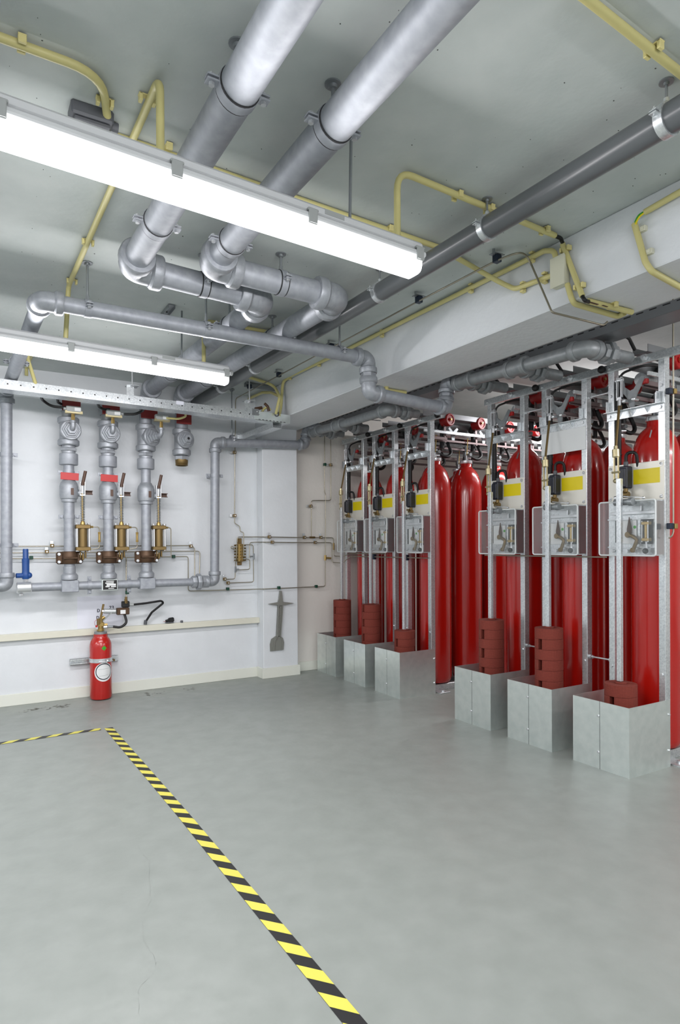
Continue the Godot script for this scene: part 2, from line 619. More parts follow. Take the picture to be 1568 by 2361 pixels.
func lights() -> void:
	var tilt := Vector3(0, 0.033, -0.014)
	fixture(-0.26, 1.335, 2.130, -1.69, "long lit batten fixture crossing in front of the two thick silver ceiling pipes", Vector3(0, 0.033, -0.024))
	fixture(-0.27, 1.315, 2.132, -3.42, "long lit batten fixture hung farther back, in front of the perforated rail", tilt)
	fixture(-0.27, 1.315, 2.13, 0.35, "long lit batten fixture hung straight over the camera")
	fixture(-0.27, 1.315, 2.13, 1.77, "long lit batten fixture hung behind the camera")
	fixture(-2.90, -1.315, 2.13, -3.42, "added fill light, a batten over the unseen half of the room, near the back wall")  # this and the next two are added, unseen, to throw light in sideways
	fixture(-2.90, -1.315, 2.13, -1.69, "added fill light, a batten over the middle of the unseen half of the room")  # added out of view for level light on beam and bins
	fixture(-2.90, -1.315, 2.13, 0.04, "added fill light, a batten over the unseen half of the room, level with the camera")  # also added unseen, for side light
	fixture(2.72, 4.30, 2.25, -0.25, "added fill light, a batten over the floor beside the first rack, outside the picture", Vector3.ZERO, 1.3)  # added beyond the view, and stronger, to brighten pillar and recess wall
	fixture(2.72, 4.30, 2.25, 1.5, "added fill light, an unseen batten behind the camera on the far side of the beam")  # second unseen lamp added to lift the pillar and recess
	fixture(3.85, 5.43, 2.25, -3.46, "lit batten fixture seen between the racks deep in the bottle room")

func room() -> void:
	var g := G.new().box(Vector3(1.45, -0.1, -1.35), Vector3(10.1, 0.2, 8.3))
	struct("floor", g, M.floor, "grey painted concrete floor with fine cracks", "floor")
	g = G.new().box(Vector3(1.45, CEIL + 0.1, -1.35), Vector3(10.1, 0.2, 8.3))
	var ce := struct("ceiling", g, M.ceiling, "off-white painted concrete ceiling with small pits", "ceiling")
	var rng := RandomNumberGenerator.new()
	rng.seed = 11
	g = G.new()
	for i in 320:
		var p := Vector3(rng.randf_range(-0.4, 2.15), CEIL - 0.0006, rng.randf_range(-4.6, -0.7))
		var r := rng.randf_range(0.0006, 0.0021) * (1.5 if rng.randf() > 0.9 else 1.0)
		g.lathe([Vector2(0, -0.0004), Vector2(r, -0.0002), Vector2(r, 0.0006)], Transform3D(Basis(Vector3(rng.randf_range(0.7, 1.5), 0, 0), Vector3.UP, Vector3(0, 0, 1)), p), 9)
	var pits := part("pits", g, M.pit, ce)
	pits.set_meta("kind", "stuff")
	struct("wall_back", G.new().box(Vector3(-0.59, 1.225, BACK - 0.1), Vector3(5.62, 2.45, 0.2)), M.wall, "white painted wall behind the pipework", "wall")
	struct("wall_recess", G.new().box(Vector3(4.31, 1.225, BACK - 0.1), Vector3(4.18, 2.45, 0.2)), M.recess, "beige painted wall beyond the pillar", "wall")
	struct("wall_pillar", G.new().box(Vector3(2.386, 1.225, BACK + 0.062), Vector3(0.333, 2.45, 0.124), 0.004), M.wall, "white pillar standing proud of the back wall", "pillar")
	struct("ceiling_beam", G.new().box(Vector3(2.384, 2.31, -1.35), Vector3(0.352, 0.28, 8.0), 0.005), M.wall, "white downstand beam under the ceiling", "beam")
	struct("wall_left", G.new().box(Vector3(-3.5, 1.225, -1.35), Vector3(0.2, 2.45, 8.3)), M.wall)
	struct("wall_front", G.new().box(Vector3(1.45, 1.225, 2.7), Vector3(10.1, 2.45, 0.2)), M.wall)
	struct("wall_right", G.new().box(Vector3(6.4, 1.225, -1.35), Vector3(0.2, 2.45, 8.3)), M.recess)
	# skirting boards
	struct("baseboard_back", G.new().box(Vector3(-0.59, 0.042, BACK + 0.007), Vector3(5.60, 0.084, 0.014), 0.002), M.skirt)
	struct("baseboard_pillar", G.new().box(Vector3(2.386, 0.044, BACK + 0.131), Vector3(0.362, 0.088, 0.014), 0.002).box(Vector3(2.212, 0.044, BACK + 0.07), Vector3(0.014, 0.088, 0.12), 0.002), M.skirt)
	struct("baseboard_recess", G.new().box(Vector3(4.4, 0.042, BACK + 0.007), Vector3(3.6, 0.084, 0.014), 0.002), M.skirt)
	# cable trunking along the back wall
	struct("trim_1", G.new().box(Vector3(-0.6, 0.4965, BACK + 0.022), Vector3(5.64, 0.047, 0.044), 0.002), M.trim, "cream wooden ledge running along the back wall", "ledge")

func pipe_to(t: Node3D, pts: Array, r: float, m := "pipe") -> void:
	for i in pts.size() - 1:
		part("pipe_run", G.new().cyl(pts[i], pts[i + 1], r, 32), M[m], t)

func big_pipes() -> void:
	var Z := Vector3(0, 0, 1)
	var X := Vector3(1, 0, 0)
	var r := 0.052
	for k in 2:
		var x: float = [0.620, 0.905][k]
		var y := 2.33
		var zt: float = [-2.745, -2.56][k]
		var x2: float = [1.222, 1.525][k]
		var y2: float = [2.305, 2.31][k]
		var xe: float = [1.240, 1.497][k]
		var name_: String = ["thick silver ceiling pipe ending over the third valve column", "thick silver ceiling pipe running beside the grey drain pipe, ending over the open valve stub"][k]
		var t := thing("ceiling_pipe", name_, "pipe", Vector3(x, y, -1.5), "silver painted pipes")
		var a := Vector3(x, y, 1.6)
		var b := Vector3(x, y, zt)
		var c := Vector3(x2, y2, zt)
		var d := Vector3(xe, 2.345, PIPE)
		pipe_to(t, [a, b, c, d], r)
		part("elbow", elbow(b, a - b, c - b, r), M.cast, t)
		part("elbow", elbow(c, b - c, d - c, r), M.cast, t)
		part("elbow", elbow(d, c - d, Vector3.DOWN, r), M.cast, t)
		for z in [-1.543, -2.335]:
			hanger(t, Vector3(x, y, z), Z, r, X)
		hanger(t, b.lerp(c, 0.52), X, r, Z)
		hanger(t, c.lerp(d, [0.2, 0.3][k]), Z, r, X)
		hanger(t, c.lerp(d, [0.72, 0.76][k]), Z, r, X)
	var t := thing("ceiling_pipe", "silver ceiling pipe in the picture's top corner, only its clamp ear showing", "pipe", Vector3(-0.035, 2.33, -1.5))
	pipe_to(t, [Vector3(-0.008, 2.33, 1.6), Vector3(-0.008, 2.33, -4.9)], r)
	hanger(t, Vector3(-0.008, 2.33, -1.56), Z, r, X)
	# the distribution pipe: up the wall at the left, along under the ceiling, over to the rack
	r = 0.037
	t = thing("collector_pipe", "silver pipe rising beside the blue valve and crossing under the ceiling to the racks", "pipe", Vector3(0.264, 0.88, PIPE), "silver painted pipes")
	var p := [Vector3(-0.5, 0.880, PIPE), Vector3(0.257, 0.880, -4.960), Vector3(0.267, 2.235, PIPE), Vector3(0.305, 2.24, -3.085), Vector3(2.035, 2.235, -3.085), Vector3(2.035, 2.035, -3.075), Vector3(2.653, 2.020, -3.125), Vector3(2.668, 2.180, -3.125), Vector3(2.668, 2.180, -3.125) + Vector3(0.01, 0, 0.08)]
	pipe_to(t, p, r)
	for i in range(1, 8):
		part("elbow", elbow(p[i], p[i - 1] - p[i], p[i + 1] - p[i], r, 1.0 if i < 6 else 0.72), M.cast, t)
	part("hex_nipple", G.new().cyl(Vector3(2.035, 2.118, -3.08), Vector3(2.035, 2.152, -3.08), 0.045, 6, 0.004), M.cast, t)
	part("hex_nipple", G.new().cyl(p[6].lerp(p[7], 0.42), p[6].lerp(p[7], 0.58), 0.045, 6, 0.004), M.cast, t)
	for x in [0.4985, 1.06, 1.845]:
		hanger(t, Vector3(x, 2.24, -3.085), X, r, Z)
	hanger(t, Vector3(0.286, 2.266, -4.300), Z, r, X)
	for y in [1.79, 1.16]:
		wall_clamp(t, Vector3(0.262, y, PIPE), Vector3.UP, r, BACK)
	# the grey plastic drain pipe
	t = thing("drain_pipe", "dark grey plastic drain pipe running along the ceiling beside the beam", "pipe", Vector3(1.70, 2.34, -2.5))
	part("pipe_run", G.new().cyl(Vector3(1.735, 2.34, 1.6), Vector3(1.672, 2.34, BACK), 0.042, 40), M.pvc, t)
	for q in [Vector3(1.712, 2.340, -1.762), Vector3(1.728, 2.340, -1.060), Vector3(1.697, 2.340, -2.466), Vector3(1.699, 2.340, -3.247), Vector3(1.686, 2.340, -3.910), Vector3(1.671, 2.340, -4.530)]:
		q.x = 1.735 - 0.063 * (1.6 - q.z) / 6.743
		var g := G.new().band(q, Z, 0.041, 0.0475, 0.026, 32)
		for s in [-1.0, 1.0]:
			g.box(q + X * s * 0.055, Vector3(0.024, 0.004, 0.022), 0.001)
			g.box(q + X * s * 0.055 + Vector3(0, 0.007, 0), Vector3(0.024, 0.003, 0.022), 0.001)
			g.cyl(q + Vector3(s * 0.057, -0.006, 0), q + Vector3(s * 0.057, 0.02, 0), 0.003, 8)
			g.cyl(q + Vector3(s * 0.057, 0.009, 0), q + Vector3(s * 0.057, 0.014, 0), 0.006, 6)
		g.cyl(q + Vector3(0, 0.043, 0), q + Vector3(0, 0.062, 0), 0.008, 8)
		part("clamp_band", g, M.galv, t)
		part("hanger_rod", G.new().cyl(q + Vector3(0, 0.05, 0), Vector3(q.x, CEIL, q.z), 0.004, 8).lathe([Vector2(0, -0.012), Vector2(0.007, -0.012), Vector2(0.008, -0.005), Vector2(0.02, -0.004), Vector2(0.02, 0), Vector2(0, 0)], Transform3D(Basis(), Vector3(q.x, CEIL, q.z)), 14), M.rod, t)
	var rng := RandomNumberGenerator.new()
	rng.seed = 3
	var pm := G.new()
	for i in 64:
		var z := -2.75 + i * 0.0175
		if i % 9 == 8 or (i > 38 and i < 46):
			continue
		var ax := 1.735 - 0.063 * (1.6 - z) / 6.743
		for k in 2:
			var an := 0.35 + 0.10 * k + rng.randf_range(-0.03, 0.03)
			pm.box(Vector3(ax - cos(an) * 0.0421, 2.34 + sin(an) * 0.0421 * 0.2, z + rng.randf_range(-0.002, 0.002)), Vector3(0.0006, 0.0045, rng.randf_range(0.004, 0.009)), 0.0, Basis(Vector3(0, 0, 1), -an * 0.2))
	part("printed_marks", pm, M.darkgrey, t).set_meta("kind", "stuff")
	# an idle channel bracket
	var q0 := Vector3(0.974, 2.437, -3.373)
	var q1 := Vector3(0.976, 2.437, -3.566)
	var dd := (q1 - q0).normalized()
	var bb := Basis(dd, Vector3.UP, dd.cross(Vector3.UP))
	var gg := G.new().box((q0 + q1) / 2 + Vector3(0, 0.009, 0), Vector3(0.17, 0.003, 0.036), 0, bb)
	for s in [-1.0, 1.0]:
		gg.box((q0 + q1) / 2 + bb.z * s * 0.017, Vector3(0.17, 0.02, 0.003), 0, bb)
	gg.cyl((q0 + q1) / 2 + Vector3(0, 0.008, 0) + dd * 0.02, (q0 + q1) / 2 + Vector3(0, -0.004, 0) + dd * 0.02, 0.007, 6)
	single("ceiling_bracket", gg, M.rod, "short dark channel bracket bolted to the ceiling behind the crossing pipe", "bracket", (q0 + q1) / 2)

func conduits() -> void:
	var yc := CEIL - 0.018
	var U := Vector3.DOWN
	var X := Vector3.RIGHT
	var Z := Vector3(0, 0, 1)
	var t := conduit("cream_conduit", "cream conduit bending down to the grey ceiling box", [Vector3(0.033, 2.432, -1.808), Vector3(0.089, 2.432, -1.807), Vector3(0.334, 2.432, -1.810), Vector3(0.382, 2.432, -1.990)], 0.012, 0.12)
	saddle(t, Vector3(0.138, 2.432, -1.805), X, U)
	saddle(t, Vector3(0.362, 2.432, -1.922), Z, U)
	t = thing("junction_box", "dark grey ceiling junction box above the front lamp", "box", Vector3(0.338, 2.420, -1.989))
	var c := Vector3(0.338, 2.432, -2.009)
	part("box_body", G.new().box(c, Vector3(0.12, 0.04, 0.075), 0.006), M.boxgrey, t)
	part("box_lid", G.new().box(c + Vector3(0, -0.028, 0), Vector3(0.10, 0.012, 0.06), 0.002), M.boxgrey, t)
	part("cable_gland", G.new().cyl(c + Vector3(0.055, 0, -0.01), c + Vector3(0.08, 0, -0.01), 0.014, 12), M.boxgrey, t)
	t = conduit("cream_conduit", "cream conduit with a hairpin at the ceiling, dropping to the front lamp", [Vector3(0.472, 2.17, -1.74), Vector3(0.472, 2.432, -1.74), Vector3(0.455, 2.432, -3.36), Vector3(0.445, 2.17, -3.40)], 0.0115, 0.05)
	saddle(t, Vector3(0.465, 2.432, -1.849), Z, U)
	saddle(t, Vector3(0.463, 2.432, -2.842), Z, U)
	saddle(t, Vector3(0.463, 2.432, -3.300), Z, U)
	t = conduit("cream_conduit", "cream conduit crossing the ceiling behind the front lamp and dipping to the beam box", [Vector3(0.36, yc, -2.055), Vector3(1.081, 2.432, -2.094), Vector3(1.769, 2.432, -2.128), Vector3(2.014, 2.432, -2.192), Vector3(2.185, 2.390, -2.185), Vector3(2.185, 2.319, -2.082), Vector3(2.190, 2.307, -1.870)], 0.0115, 0.10)
	for q in [Vector3(0.579, 2.432, -2.046), Vector3(1.500, 2.432, -2.115)]:
		saddle(t, q, X, U)
	for q in [Vector3(2.190, 2.316, -2.042), Vector3(2.190, 2.313, -1.917)]:
		saddle(t, q, Z, Vector3.LEFT)
	t = conduit("cream_conduit", "cream conduit rising from the end of the front lamp to the beam", [Vector3(1.285, 2.17, -1.76), Vector3(1.285, yc, -1.76), Vector3(2.124, 2.432, -1.802)], 0.0115, 0.07)
	for q in [Vector3(1.575, 2.432, -1.782), Vector3(1.743, 2.432, -1.792), Vector3(2.058, 2.432, -1.799)]:
		saddle(t, q, X, U)
	t = conduit("cable_bend", "short black cable bend at the corner of ceiling and beam", [Vector3(2.121, 2.432, -1.804), Vector3(2.160, 2.430, -1.803), Vector3(2.190, 2.420, -1.817)], 0.008, 0.03, "black")
	t = conduit("cream_conduit", "cream conduit running down the beam face beside the cream box", [Vector3(2.190, 2.420, -1.819), Vector3(2.190, 2.165, -1.720)], 0.0115)
	for q in [Vector3(2.190, 2.393, -1.806), Vector3(2.190, 2.212, -1.736)]:
		saddle(t, q, Vector3.UP, Vector3.LEFT)
	t = conduit("cable_bend", "short black cable bend at the lower edge of the beam", [Vector3(2.190, 2.169, -1.722), Vector3(2.186, 2.142, -1.706), Vector3(2.243, 2.155, -1.729)], 0.008, 0.03, "black")
	t = conduit("cream_conduit", "cream conduit under the beam with dark print, ending at the cable tray", [Vector3(2.238, 2.158, -1.730), Vector3(2.514, 2.158, -1.718)], 0.0115)
	saddle(t, Vector3(2.377, 2.158, -1.716), X, U)
	part("print", G.new().box(Vector3(2.259, 2.147, -1.716), Vector3(0.05, 0.0006, 0.010), 0.0, Basis(Vector3.UP, 0.0)).box(Vector3(2.323, 2.147, -1.712), Vector3(0.035, 0.0006, 0.008)), M.brown, t)
	t = conduit("cream_conduit", "cream conduit from the cream beam box bending round the beam edge", [Vector3(2.190, 2.241, -1.795), Vector3(2.190, 2.170, -1.773), Vector3(2.217, 2.158, -1.780), Vector3(2.508, 2.158, -1.782), Vector3(2.495, 2.158, -1.741)], 0.0115, 0.05)
	# box on the beam
	t = thing("junction_box", "cream junction box on the beam face", "box", Vector3(2.190, 2.316, -1.842))
	var b0 := Vector3(2.172, 2.386, -1.882)
	var b1 := Vector3(2.172, 2.223, -1.778)
	c = (b0 + b1) / 2
	part("box_body", G.new().box(Vector3(2.19, c.y, c.z), Vector3(0.035, 0.125, 0.072), 0.005), M.boxcream, t)
	part("box_lid", G.new().box(Vector3(2.170, c.y, c.z), Vector3(0.006, 0.128, 0.075), 0.002), M.boxcream, t)
	t = conduit("cream_conduit", "cream conduit along the beam and ceiling corner, sloping into the beam box", [Vector3(2.180, 2.358, -1.843), Vector3(2.180, 2.403, -1.854), Vector3(2.185, 2.427, -1.912), Vector3(2.185, 2.426, -1.986), Vector3(2.185, 2.439, -3.616)], 0.0115, 0.05)
	for q in [Vector3(2.185, 2.429, -1.983), Vector3(2.185, 2.429, -2.378), Vector3(2.185, 2.430, -3.159), Vector3(2.185, 2.439, -3.616)]:
		saddle(t, q, Z, Vector3.LEFT)
	t = conduit("cream_conduit", "cream conduit continuing along the beam and bending down to the rail", [Vector3(2.185, 2.441, -3.702), Vector3(2.185, 2.458, -4.382), Vector3(2.180, 2.443, -4.526), Vector3(2.150, 2.236, -4.497), Vector3(2.11, 2.15, -4.45)], 0.0115, 0.05)
	for q in [Vector3(2.185, 2.446, -3.946), Vector3(2.185, 2.458, -4.412)]:
		saddle(t, q, Z, Vector3.LEFT)
	t = conduit("cream_conduit", "cream conduit on the ceiling that drops to the far lamp and crosses behind the pipes", [Vector3(1.185, 2.17, -3.49), Vector3(1.185, yc, -3.49), Vector3(1.590, 2.432, -3.488), Vector3(2.208, 2.432, -3.655)], 0.0115, 0.05)
	for q in [Vector3(1.590, 2.432, -3.488), Vector3(1.962, 2.432, -3.581)]:
		saddle(t, q, X, U)
	t = conduit("cream_conduit", "cream conduit at the far ceiling bending down onto the rail end", [Vector3(1.824, 2.432, -4.476), Vector3(1.929, 2.432, -4.517), Vector3(2.148, 2.432, -4.620), Vector3(2.103, 2.292, -4.420), Vector3(2.069, 2.156, -4.420)], 0.0115, 0.06)
	t = conduit("cream_conduit", "short cream conduit stub low on the beam above the rail end", [Vector3(2.150, 2.435, -5.302), Vector3(2.150, 2.422, -4.854), Vector3(2.180, 2.404, -4.747), Vector3(2.200, 2.364, -4.665)], 0.0115, 0.05)
	t = conduit("cream_conduit", "short cream conduit stub on the wall above the rail", [Vector3(0.405, 2.432, -4.494), Vector3(0.406, 2.451, -5.120), Vector3(0.405, 2.394, -5.120)], 0.0115, 0.04)
	t = conduit("cream_conduit", "slanting cream conduit from the far lamp down to the rail", [Vector3(0.346, 2.370, -4.300), Vector3(0.353, 2.312, -4.360), Vector3(0.405, 2.188, -4.460)], 0.0115, 0.05)
	t = conduit("cream_conduit", "cream conduit across the ceiling near the camera", [Vector3(1.233, 2.432, -0.981), Vector3(1.265, 2.432, -0.982), Vector3(1.859, 2.432, -1.018)], 0.0115)
	saddle(t, Vector3(1.553, 2.432, -0.997), X, U)
	t = conduit("cream_conduit", "cream conduit on the beam face above the earth wire", [Vector3(2.190, 2.389, -1.115), Vector3(2.190, 2.393, -1.308), Vector3(2.190, 2.383, -1.442)], 0.0115)
	t = conduit("earth_wire", "green and yellow earth wire loop between two conduits on the beam", [Vector3(2.190, 2.384, -1.437), Vector3(2.185, 2.379, -1.464), Vector3(2.185, 2.360, -1.476), Vector3(2.190, 2.352, -1.485)], 0.0055, 0.03, "greenmark")
	part("yellow_stripe", G.new().tube(fil([Vector3(2.186, 2.380, -1.435), Vector3(2.181, 2.372, -1.459), Vector3(2.181, 2.355, -1.472), Vector3(2.186, 2.348, -1.479)], 0.03), 0.0035, 8), M.yellow, t)
	t = conduit("cream_conduit", "cream conduit below the earth wire, bending under the beam", [Vector3(2.190, 2.358, -1.485), Vector3(2.190, 2.197, -1.441), Vector3(2.197, 2.158, -1.422), Vector3(2.433, 2.158, -1.454), Vector3(2.715, 2.158, -1.488)], 0.0115, 0.06)
	for q in [[Vector3(2.200, 2.329, -1.456), "upper"], [Vector3(2.200, 2.233, -1.429), "lower"]]:
		single("idle_saddle", G.new().box(q[0], Vector3(0.02, 0.02, 0.026), 0.002).box(q[0] + Vector3(-0.011, 0, 0), Vector3(0.003, 0.012, 0.014), 0.001), M.boxcream, "%s of two painted-over empty saddles on the beam" % q[1], "bracket", q[0])
	# thin tube on stand-off clips below the ceiling
	t = thin("sense_tube", "thin steel tube on dark clips along the ceiling, then down round the beam", [Vector3(2.015, 2.109, -5.120), Vector3(2.017, 2.410, -5.120), Vector3(2.008, 2.400, -4.234), Vector3(2.019, 2.400, -2.582), Vector3(2.030, 2.400, -2.043), Vector3(2.051, 2.400, -1.936), Vector3(2.170, 2.438, -1.995), Vector3(2.170, 2.144, -1.861), Vector3(2.180, 2.140, -1.860), Vector3(2.504, 2.140, -1.852), Vector3(2.529, 2.160, -1.852)], 0.0045, "steeltube", 0.04)
	for q in [Vector3(1.962, 2.405, -4.681), Vector3(2.016, 2.405, -4.251), Vector3(2.023, 2.405, -3.487), Vector3(2.027, 2.405, -2.592), Vector3(2.037, 2.405, -2.047)]:
		part("tube_clip", G.new().box(q + Vector3(0, 0.006, 0), Vector3(0.03, 0.032, 0.03), 0.002), M.darkblue, t)
		part("clip_plate", G.new().box(q + Vector3(0, 0.024, 0), Vector3(0.06, 0.003, 0.036)).cyl(Vector3(q.x - 0.02, q.y + 0.02, q.z), Vector3(q.x - 0.02, CEIL, q.z), 0.006, 8), M.rod, t)

func valve_wall() -> void:
	var Y := Vector3.UP
	var which := ["valve column beside the blue relief valve", "middle valve column, over the name plate", "valve column without a red tag"]
	var xs := [0.664, 0.937, 1.216]
	var ym := 0.862
	for k in 3:
		var x: float = xs[k]
		var c := Vector3(x, 0, PIPE)
		var at := func(y: float) -> Vector3: return Vector3(x, y, PIPE)
		var t := thing("valve_column", "silver %s, with bronze coupling" % which[k], "valve", at.call(0.93), "upright valve columns on the back wall")
		part("pipe_run", G.new().cyl(at.call(0.90), at.call(1.47), 0.0365, 32), M.pipe, t)
		part("pipe_run", G.new().cyl(at.call(1.57), at.call(1.75), 0.0365, 32), M.pipe, t)
		# foot collar, bronze split coupling
		part("collar", G.new().lathe([Vector2(0.036, 0), Vector2(0.057, 0.004), Vector2(0.058, 0.032), Vector2(0.05, 0.044), Vector2(0.043, 0.05), Vector2(0.042, 0.10), Vector2(0.036, 0.104)], Transform3D(Basis(), at.call(0.905)), 28), M.cast, t)
		var g := G.new().lathe([Vector2(0.038, 0), Vector2(0.05, 0.002), Vector2(0.058, 0.02), Vector2(0.06, 0.047), Vector2(0.058, 0.072), Vector2(0.05, 0.09), Vector2(0.038, 0.092)], Transform3D(Basis(), at.call(1.022)), 28)
		g.box(at.call(1.066) + Vector3(0, 0, 0.008), Vector3(0.182, 0.09, 0.03), 0.012)
		g.box(at.call(1.066) + Vector3(0, 0, 0.045), Vector3(0.10, 0.014, 0.05), 0.004)
		var cp := part("split_coupling", g, M.bronze, t, "brown bronze split coupling with four bolts")
		for e in [[-1, -1], [-1, 1], [1, -1], [1, 1]]:
			var p: Vector3 = at.call(1.066) + Vector3(0.072 * e[0], 0.028 * e[1], 0.022)
			part("bolt", G.new().cyl(p, p + Vector3(0, 0, 0.012), 0.0125, 6, 0.002).cyl(p + Vector3(0, 0, 0.012), p + Vector3(0, 0, 0.02), 0.006, 8), M.zinc, cp)
		if k < 2:
			wall_clamp(t, at.call(1.365), Y, 0.0365, BACK)
			wall_clamp(t, at.call(1.685), Y, 0.0365, BACK)
		# ball valve
		g = G.new().lathe([Vector2(0.037, 0), Vector2(0.052, 0.002), Vector2(0.052, 0.022), Vector2(0.060, 0.026), Vector2(0.064, 0.05), Vector2(0.064, 0.115), Vector2(0.058, 0.14), Vector2(0.05, 0.15), Vector2(0.042, 0.166), Vector2(0.037, 0.168)], Transform3D(Basis(), at.call(1.47)), 28)
		g.cyl(at.call(1.54) + Vector3(0.04, 0, 0.0), at.call(1.54) + Vector3(0.082, 0, 0.0), 0.026, 18, 0.004)
		var bv := part("ball_valve", g, M.cast, t)
		part("stain", G.new().box(at.call(1.545) + Vector3(0.012, 0, 0.0615), Vector3(0.026, 0.05, 0.004), 0.001), M.brown, bv)
		if k < 2:
			part("red_tag", G.new().box(at.call(1.655) + Vector3(0, 0, 0.048), Vector3(0.122, 0.052, 0.003), 0.001, Basis(Vector3(0, 0, 1), -0.03)), M.redtag, t, "bright red name tag, blank")
		# coupling, union and tee above
		part("coupling", G.new().lathe([Vector2(0.036, 0), Vector2(0.062, 0.002), Vector2(0.064, 0.006), Vector2(0.064, 0.079), Vector2(0.061, 0.083), Vector2(0.036, 0.084)], Transform3D(Basis(), at.call(1.74)), 28), M.pipe, t)
		part("hex_nipple", G.new().cyl(at.call(1.82), at.call(1.845), 0.047, 20).cyl(at.call(1.84), at.call(1.866), 0.058, 6, 0.004).cyl(at.call(1.86), at.call(1.89), 0.047, 20), M.cast, t)
		var turn: float = [0.06, 0.04, 0.40][k]
		var nd := Vector3(sin(turn), 0, cos(turn))
		g = G.new().cyl(at.call(1.88), at.call(2.085), 0.061, 30, 0.01)
		g.cyl(at.call(1.88), at.call(1.925), 0.074, 30, 0.008).cyl(at.call(2.04), at.call(2.085), 0.074, 30, 0.008)
		var m: Vector3 = at.call(1.983)
		g.cyl(m, m + nd * 0.085, 0.056, 28)
		g.cyl(m + nd * 0.058, m + nd * 0.09, 0.072, 28, 0.006)
		var tp := part("tee_body", g, M.cast, t)
		part("hex_plug", G.new().cyl(m + nd * 0.085, m + nd * 0.10, 0.062, 6, 0.004).cyl(m + nd * 0.10, m + nd * 0.116, 0.05, 6, 0.004).cyl(m + nd * 0.116, m + nd * 0.135, 0.036, 6, 0.003), M.cast, tp)
		if k == 2:
			part("reducer", G.new().cyl(m + nd * 0.13, m + nd * 0.155, 0.03, 6, 0.003).cyl(m + nd * 0.155, m + nd * 0.175, 0.022, 18), M.cast, tp)
		# pressure switch on an elbow
		var e0 := m + nd * (0.16 if k < 2 else 0.19)
		var s0 := e0 + Vector3(0, 0.075, 0)
		part("small_elbow", G.new().tube(fil([m + nd * 0.12, e0, s0 - Vector3(0, 0.02, 0)], 0.03, 6), 0.0165, 16).cyl(s0 - Vector3(0, 0.036, 0), s0 - Vector3(0, 0.018, 0), 0.0205, 18, 0.003), M.cast, t)
		part("brass_fitting", G.new().cyl(s0 - Vector3(0, 0.02, 0), s0 + Vector3(0, 0.012, 0), 0.014, 6, 0.002).cyl(s0 + Vector3(0, 0.012, 0), s0 + Vector3(0, 0.036, 0), 0.012, 6), M.brass, t)
		var sw := part("pressure_switch", G.new().box(s0 + Vector3(0.004, 0.056, 0), Vector3(0.10, 0.046, 0.04), 0.003).cyl(s0 + Vector3(-0.062 if k == 0 else 0.052, 0.06, 0), s0 + Vector3(-0.04 if k == 0 else 0.07, 0.06, 0), 0.011, 12), M.greyplastic, t)
		part("rating_plate", G.new().box(s0 + Vector3(0.028, 0.058, 0.0205), Vector3(0.04, 0.024, 0.001)), M.whiteplate, sw)
		part("switch_bracket", G.new().box(s0 + Vector3(0.004, 0.033, 0.002), Vector3(0.112, 0.012, 0.044), 0.001).box(s0 + Vector3(0.054, 0.036, 0.02), Vector3(0.014, 0.02, 0.008), 0.001).box(s0 + Vector3(-0.048, 0.036, 0.02), Vector3(0.014, 0.02, 0.008), 0.001), M.palebrass, sw)
		# stub up behind the rail and the red shield
		part("pipe_run", G.new().cyl(at.call(2.08), at.call(2.24 if k < 2 else 2.30), 0.046, 30), M.dull if k < 2 else M.pipe, t)
		if k < 2:
			part("elbow", elbow(at.call(2.23), Vector3.DOWN, Vector3(0, 0, -1), 0.042), M.cast, t)
		part("red_shield", G.new().box(at.call(2.165) + Vector3(0.012, 0.0, 0.07), Vector3(0.125, 0.085, 0.003), 0.001).box(at.call(2.165) + Vector3(0.012, 0, 0.035), Vector3(0.118, 0.006, 0.07)), M.redplate, t, "dark red metal shield")
		# linkage and brass actuator cylinder at the right of the column
		var ax := x + [0.088, 0.088, 0.088][k] as float
		var az := PIPE + 0.03
		var t2 := thing("valve_actuator", "brass actuator with spring and grip at the %s" % which[k], "actuator", Vector3(ax, 1.07, az), "brass valve actuators")
		var a2 := func(y: float) -> Vector3: return Vector3(ax, y, az)
		part("cylinder", G.new().cyl(a2.call(1.145), a2.call(1.285), 0.031, 26), M.oldbrass, t2)
		part("end_block", G.new().box(a2.call(1.131), Vector3(0.10, 0.03, 0.07), 0.004), M.oldbrass, t2)
		part("end_block", G.new().box(a2.call(1.293), Vector3(0.10, 0.03, 0.07), 0.004), M.oldbrass, t2)
		for sx in [-1.0, 1.0]:
			for sz in [-1.0, 1.0]:
				var p: Vector3 = a2.call(1.112) + Vector3(0.042 * sx, 0, 0.026 * sz)
				part("tie_rod", G.new().cyl(p, p + Vector3(0, 0.208, 0), 0.0065, 10).cyl(p + Vector3(0, 0.197, 0), p + Vector3(0, 0.208, 0), 0.010, 6).cyl(p, p + Vector3(0, 0.008, 0), 0.010, 6), M.zinc, t2)
		part("foot_fork", G.new().box(a2.call(1.10) + Vector3(-0.018, -0.01, 0), Vector3(0.010, 0.05, 0.03), 0.003).box(a2.call(1.10) + Vector3(0.018, -0.01, 0), Vector3(0.010, 0.05, 0.03), 0.003).box(a2.call(1.075), Vector3(0.016, 0.05, 0.022), 0.004), M.oldbrass, t2)
		var top := Vector3(ax - 0.002, 1.535, az)
		part("piston_rod", G.new().cyl(a2.call(1.305), top, 0.0075, 12).lathe([Vector2(0.018, 0), Vector2(0.018, 0.012), Vector2(0.009, 0.035), Vector2(0, 0.035)], Transform3D(Basis(), a2.call(1.305)), 14), M.brass, t2)
		var hel := []
		for i in 15 * 10 + 1:
			var u := float(i) / 150.0
			hel.append(Vector3(ax + cos(u * TAU * 15) * 0.0145, lerpf(1.335, 1.515, u), az + sin(u * TAU * 15) * 0.0145))
		part("spring", G.new().tube(hel, 0.0024, 6), M.rod, t2)
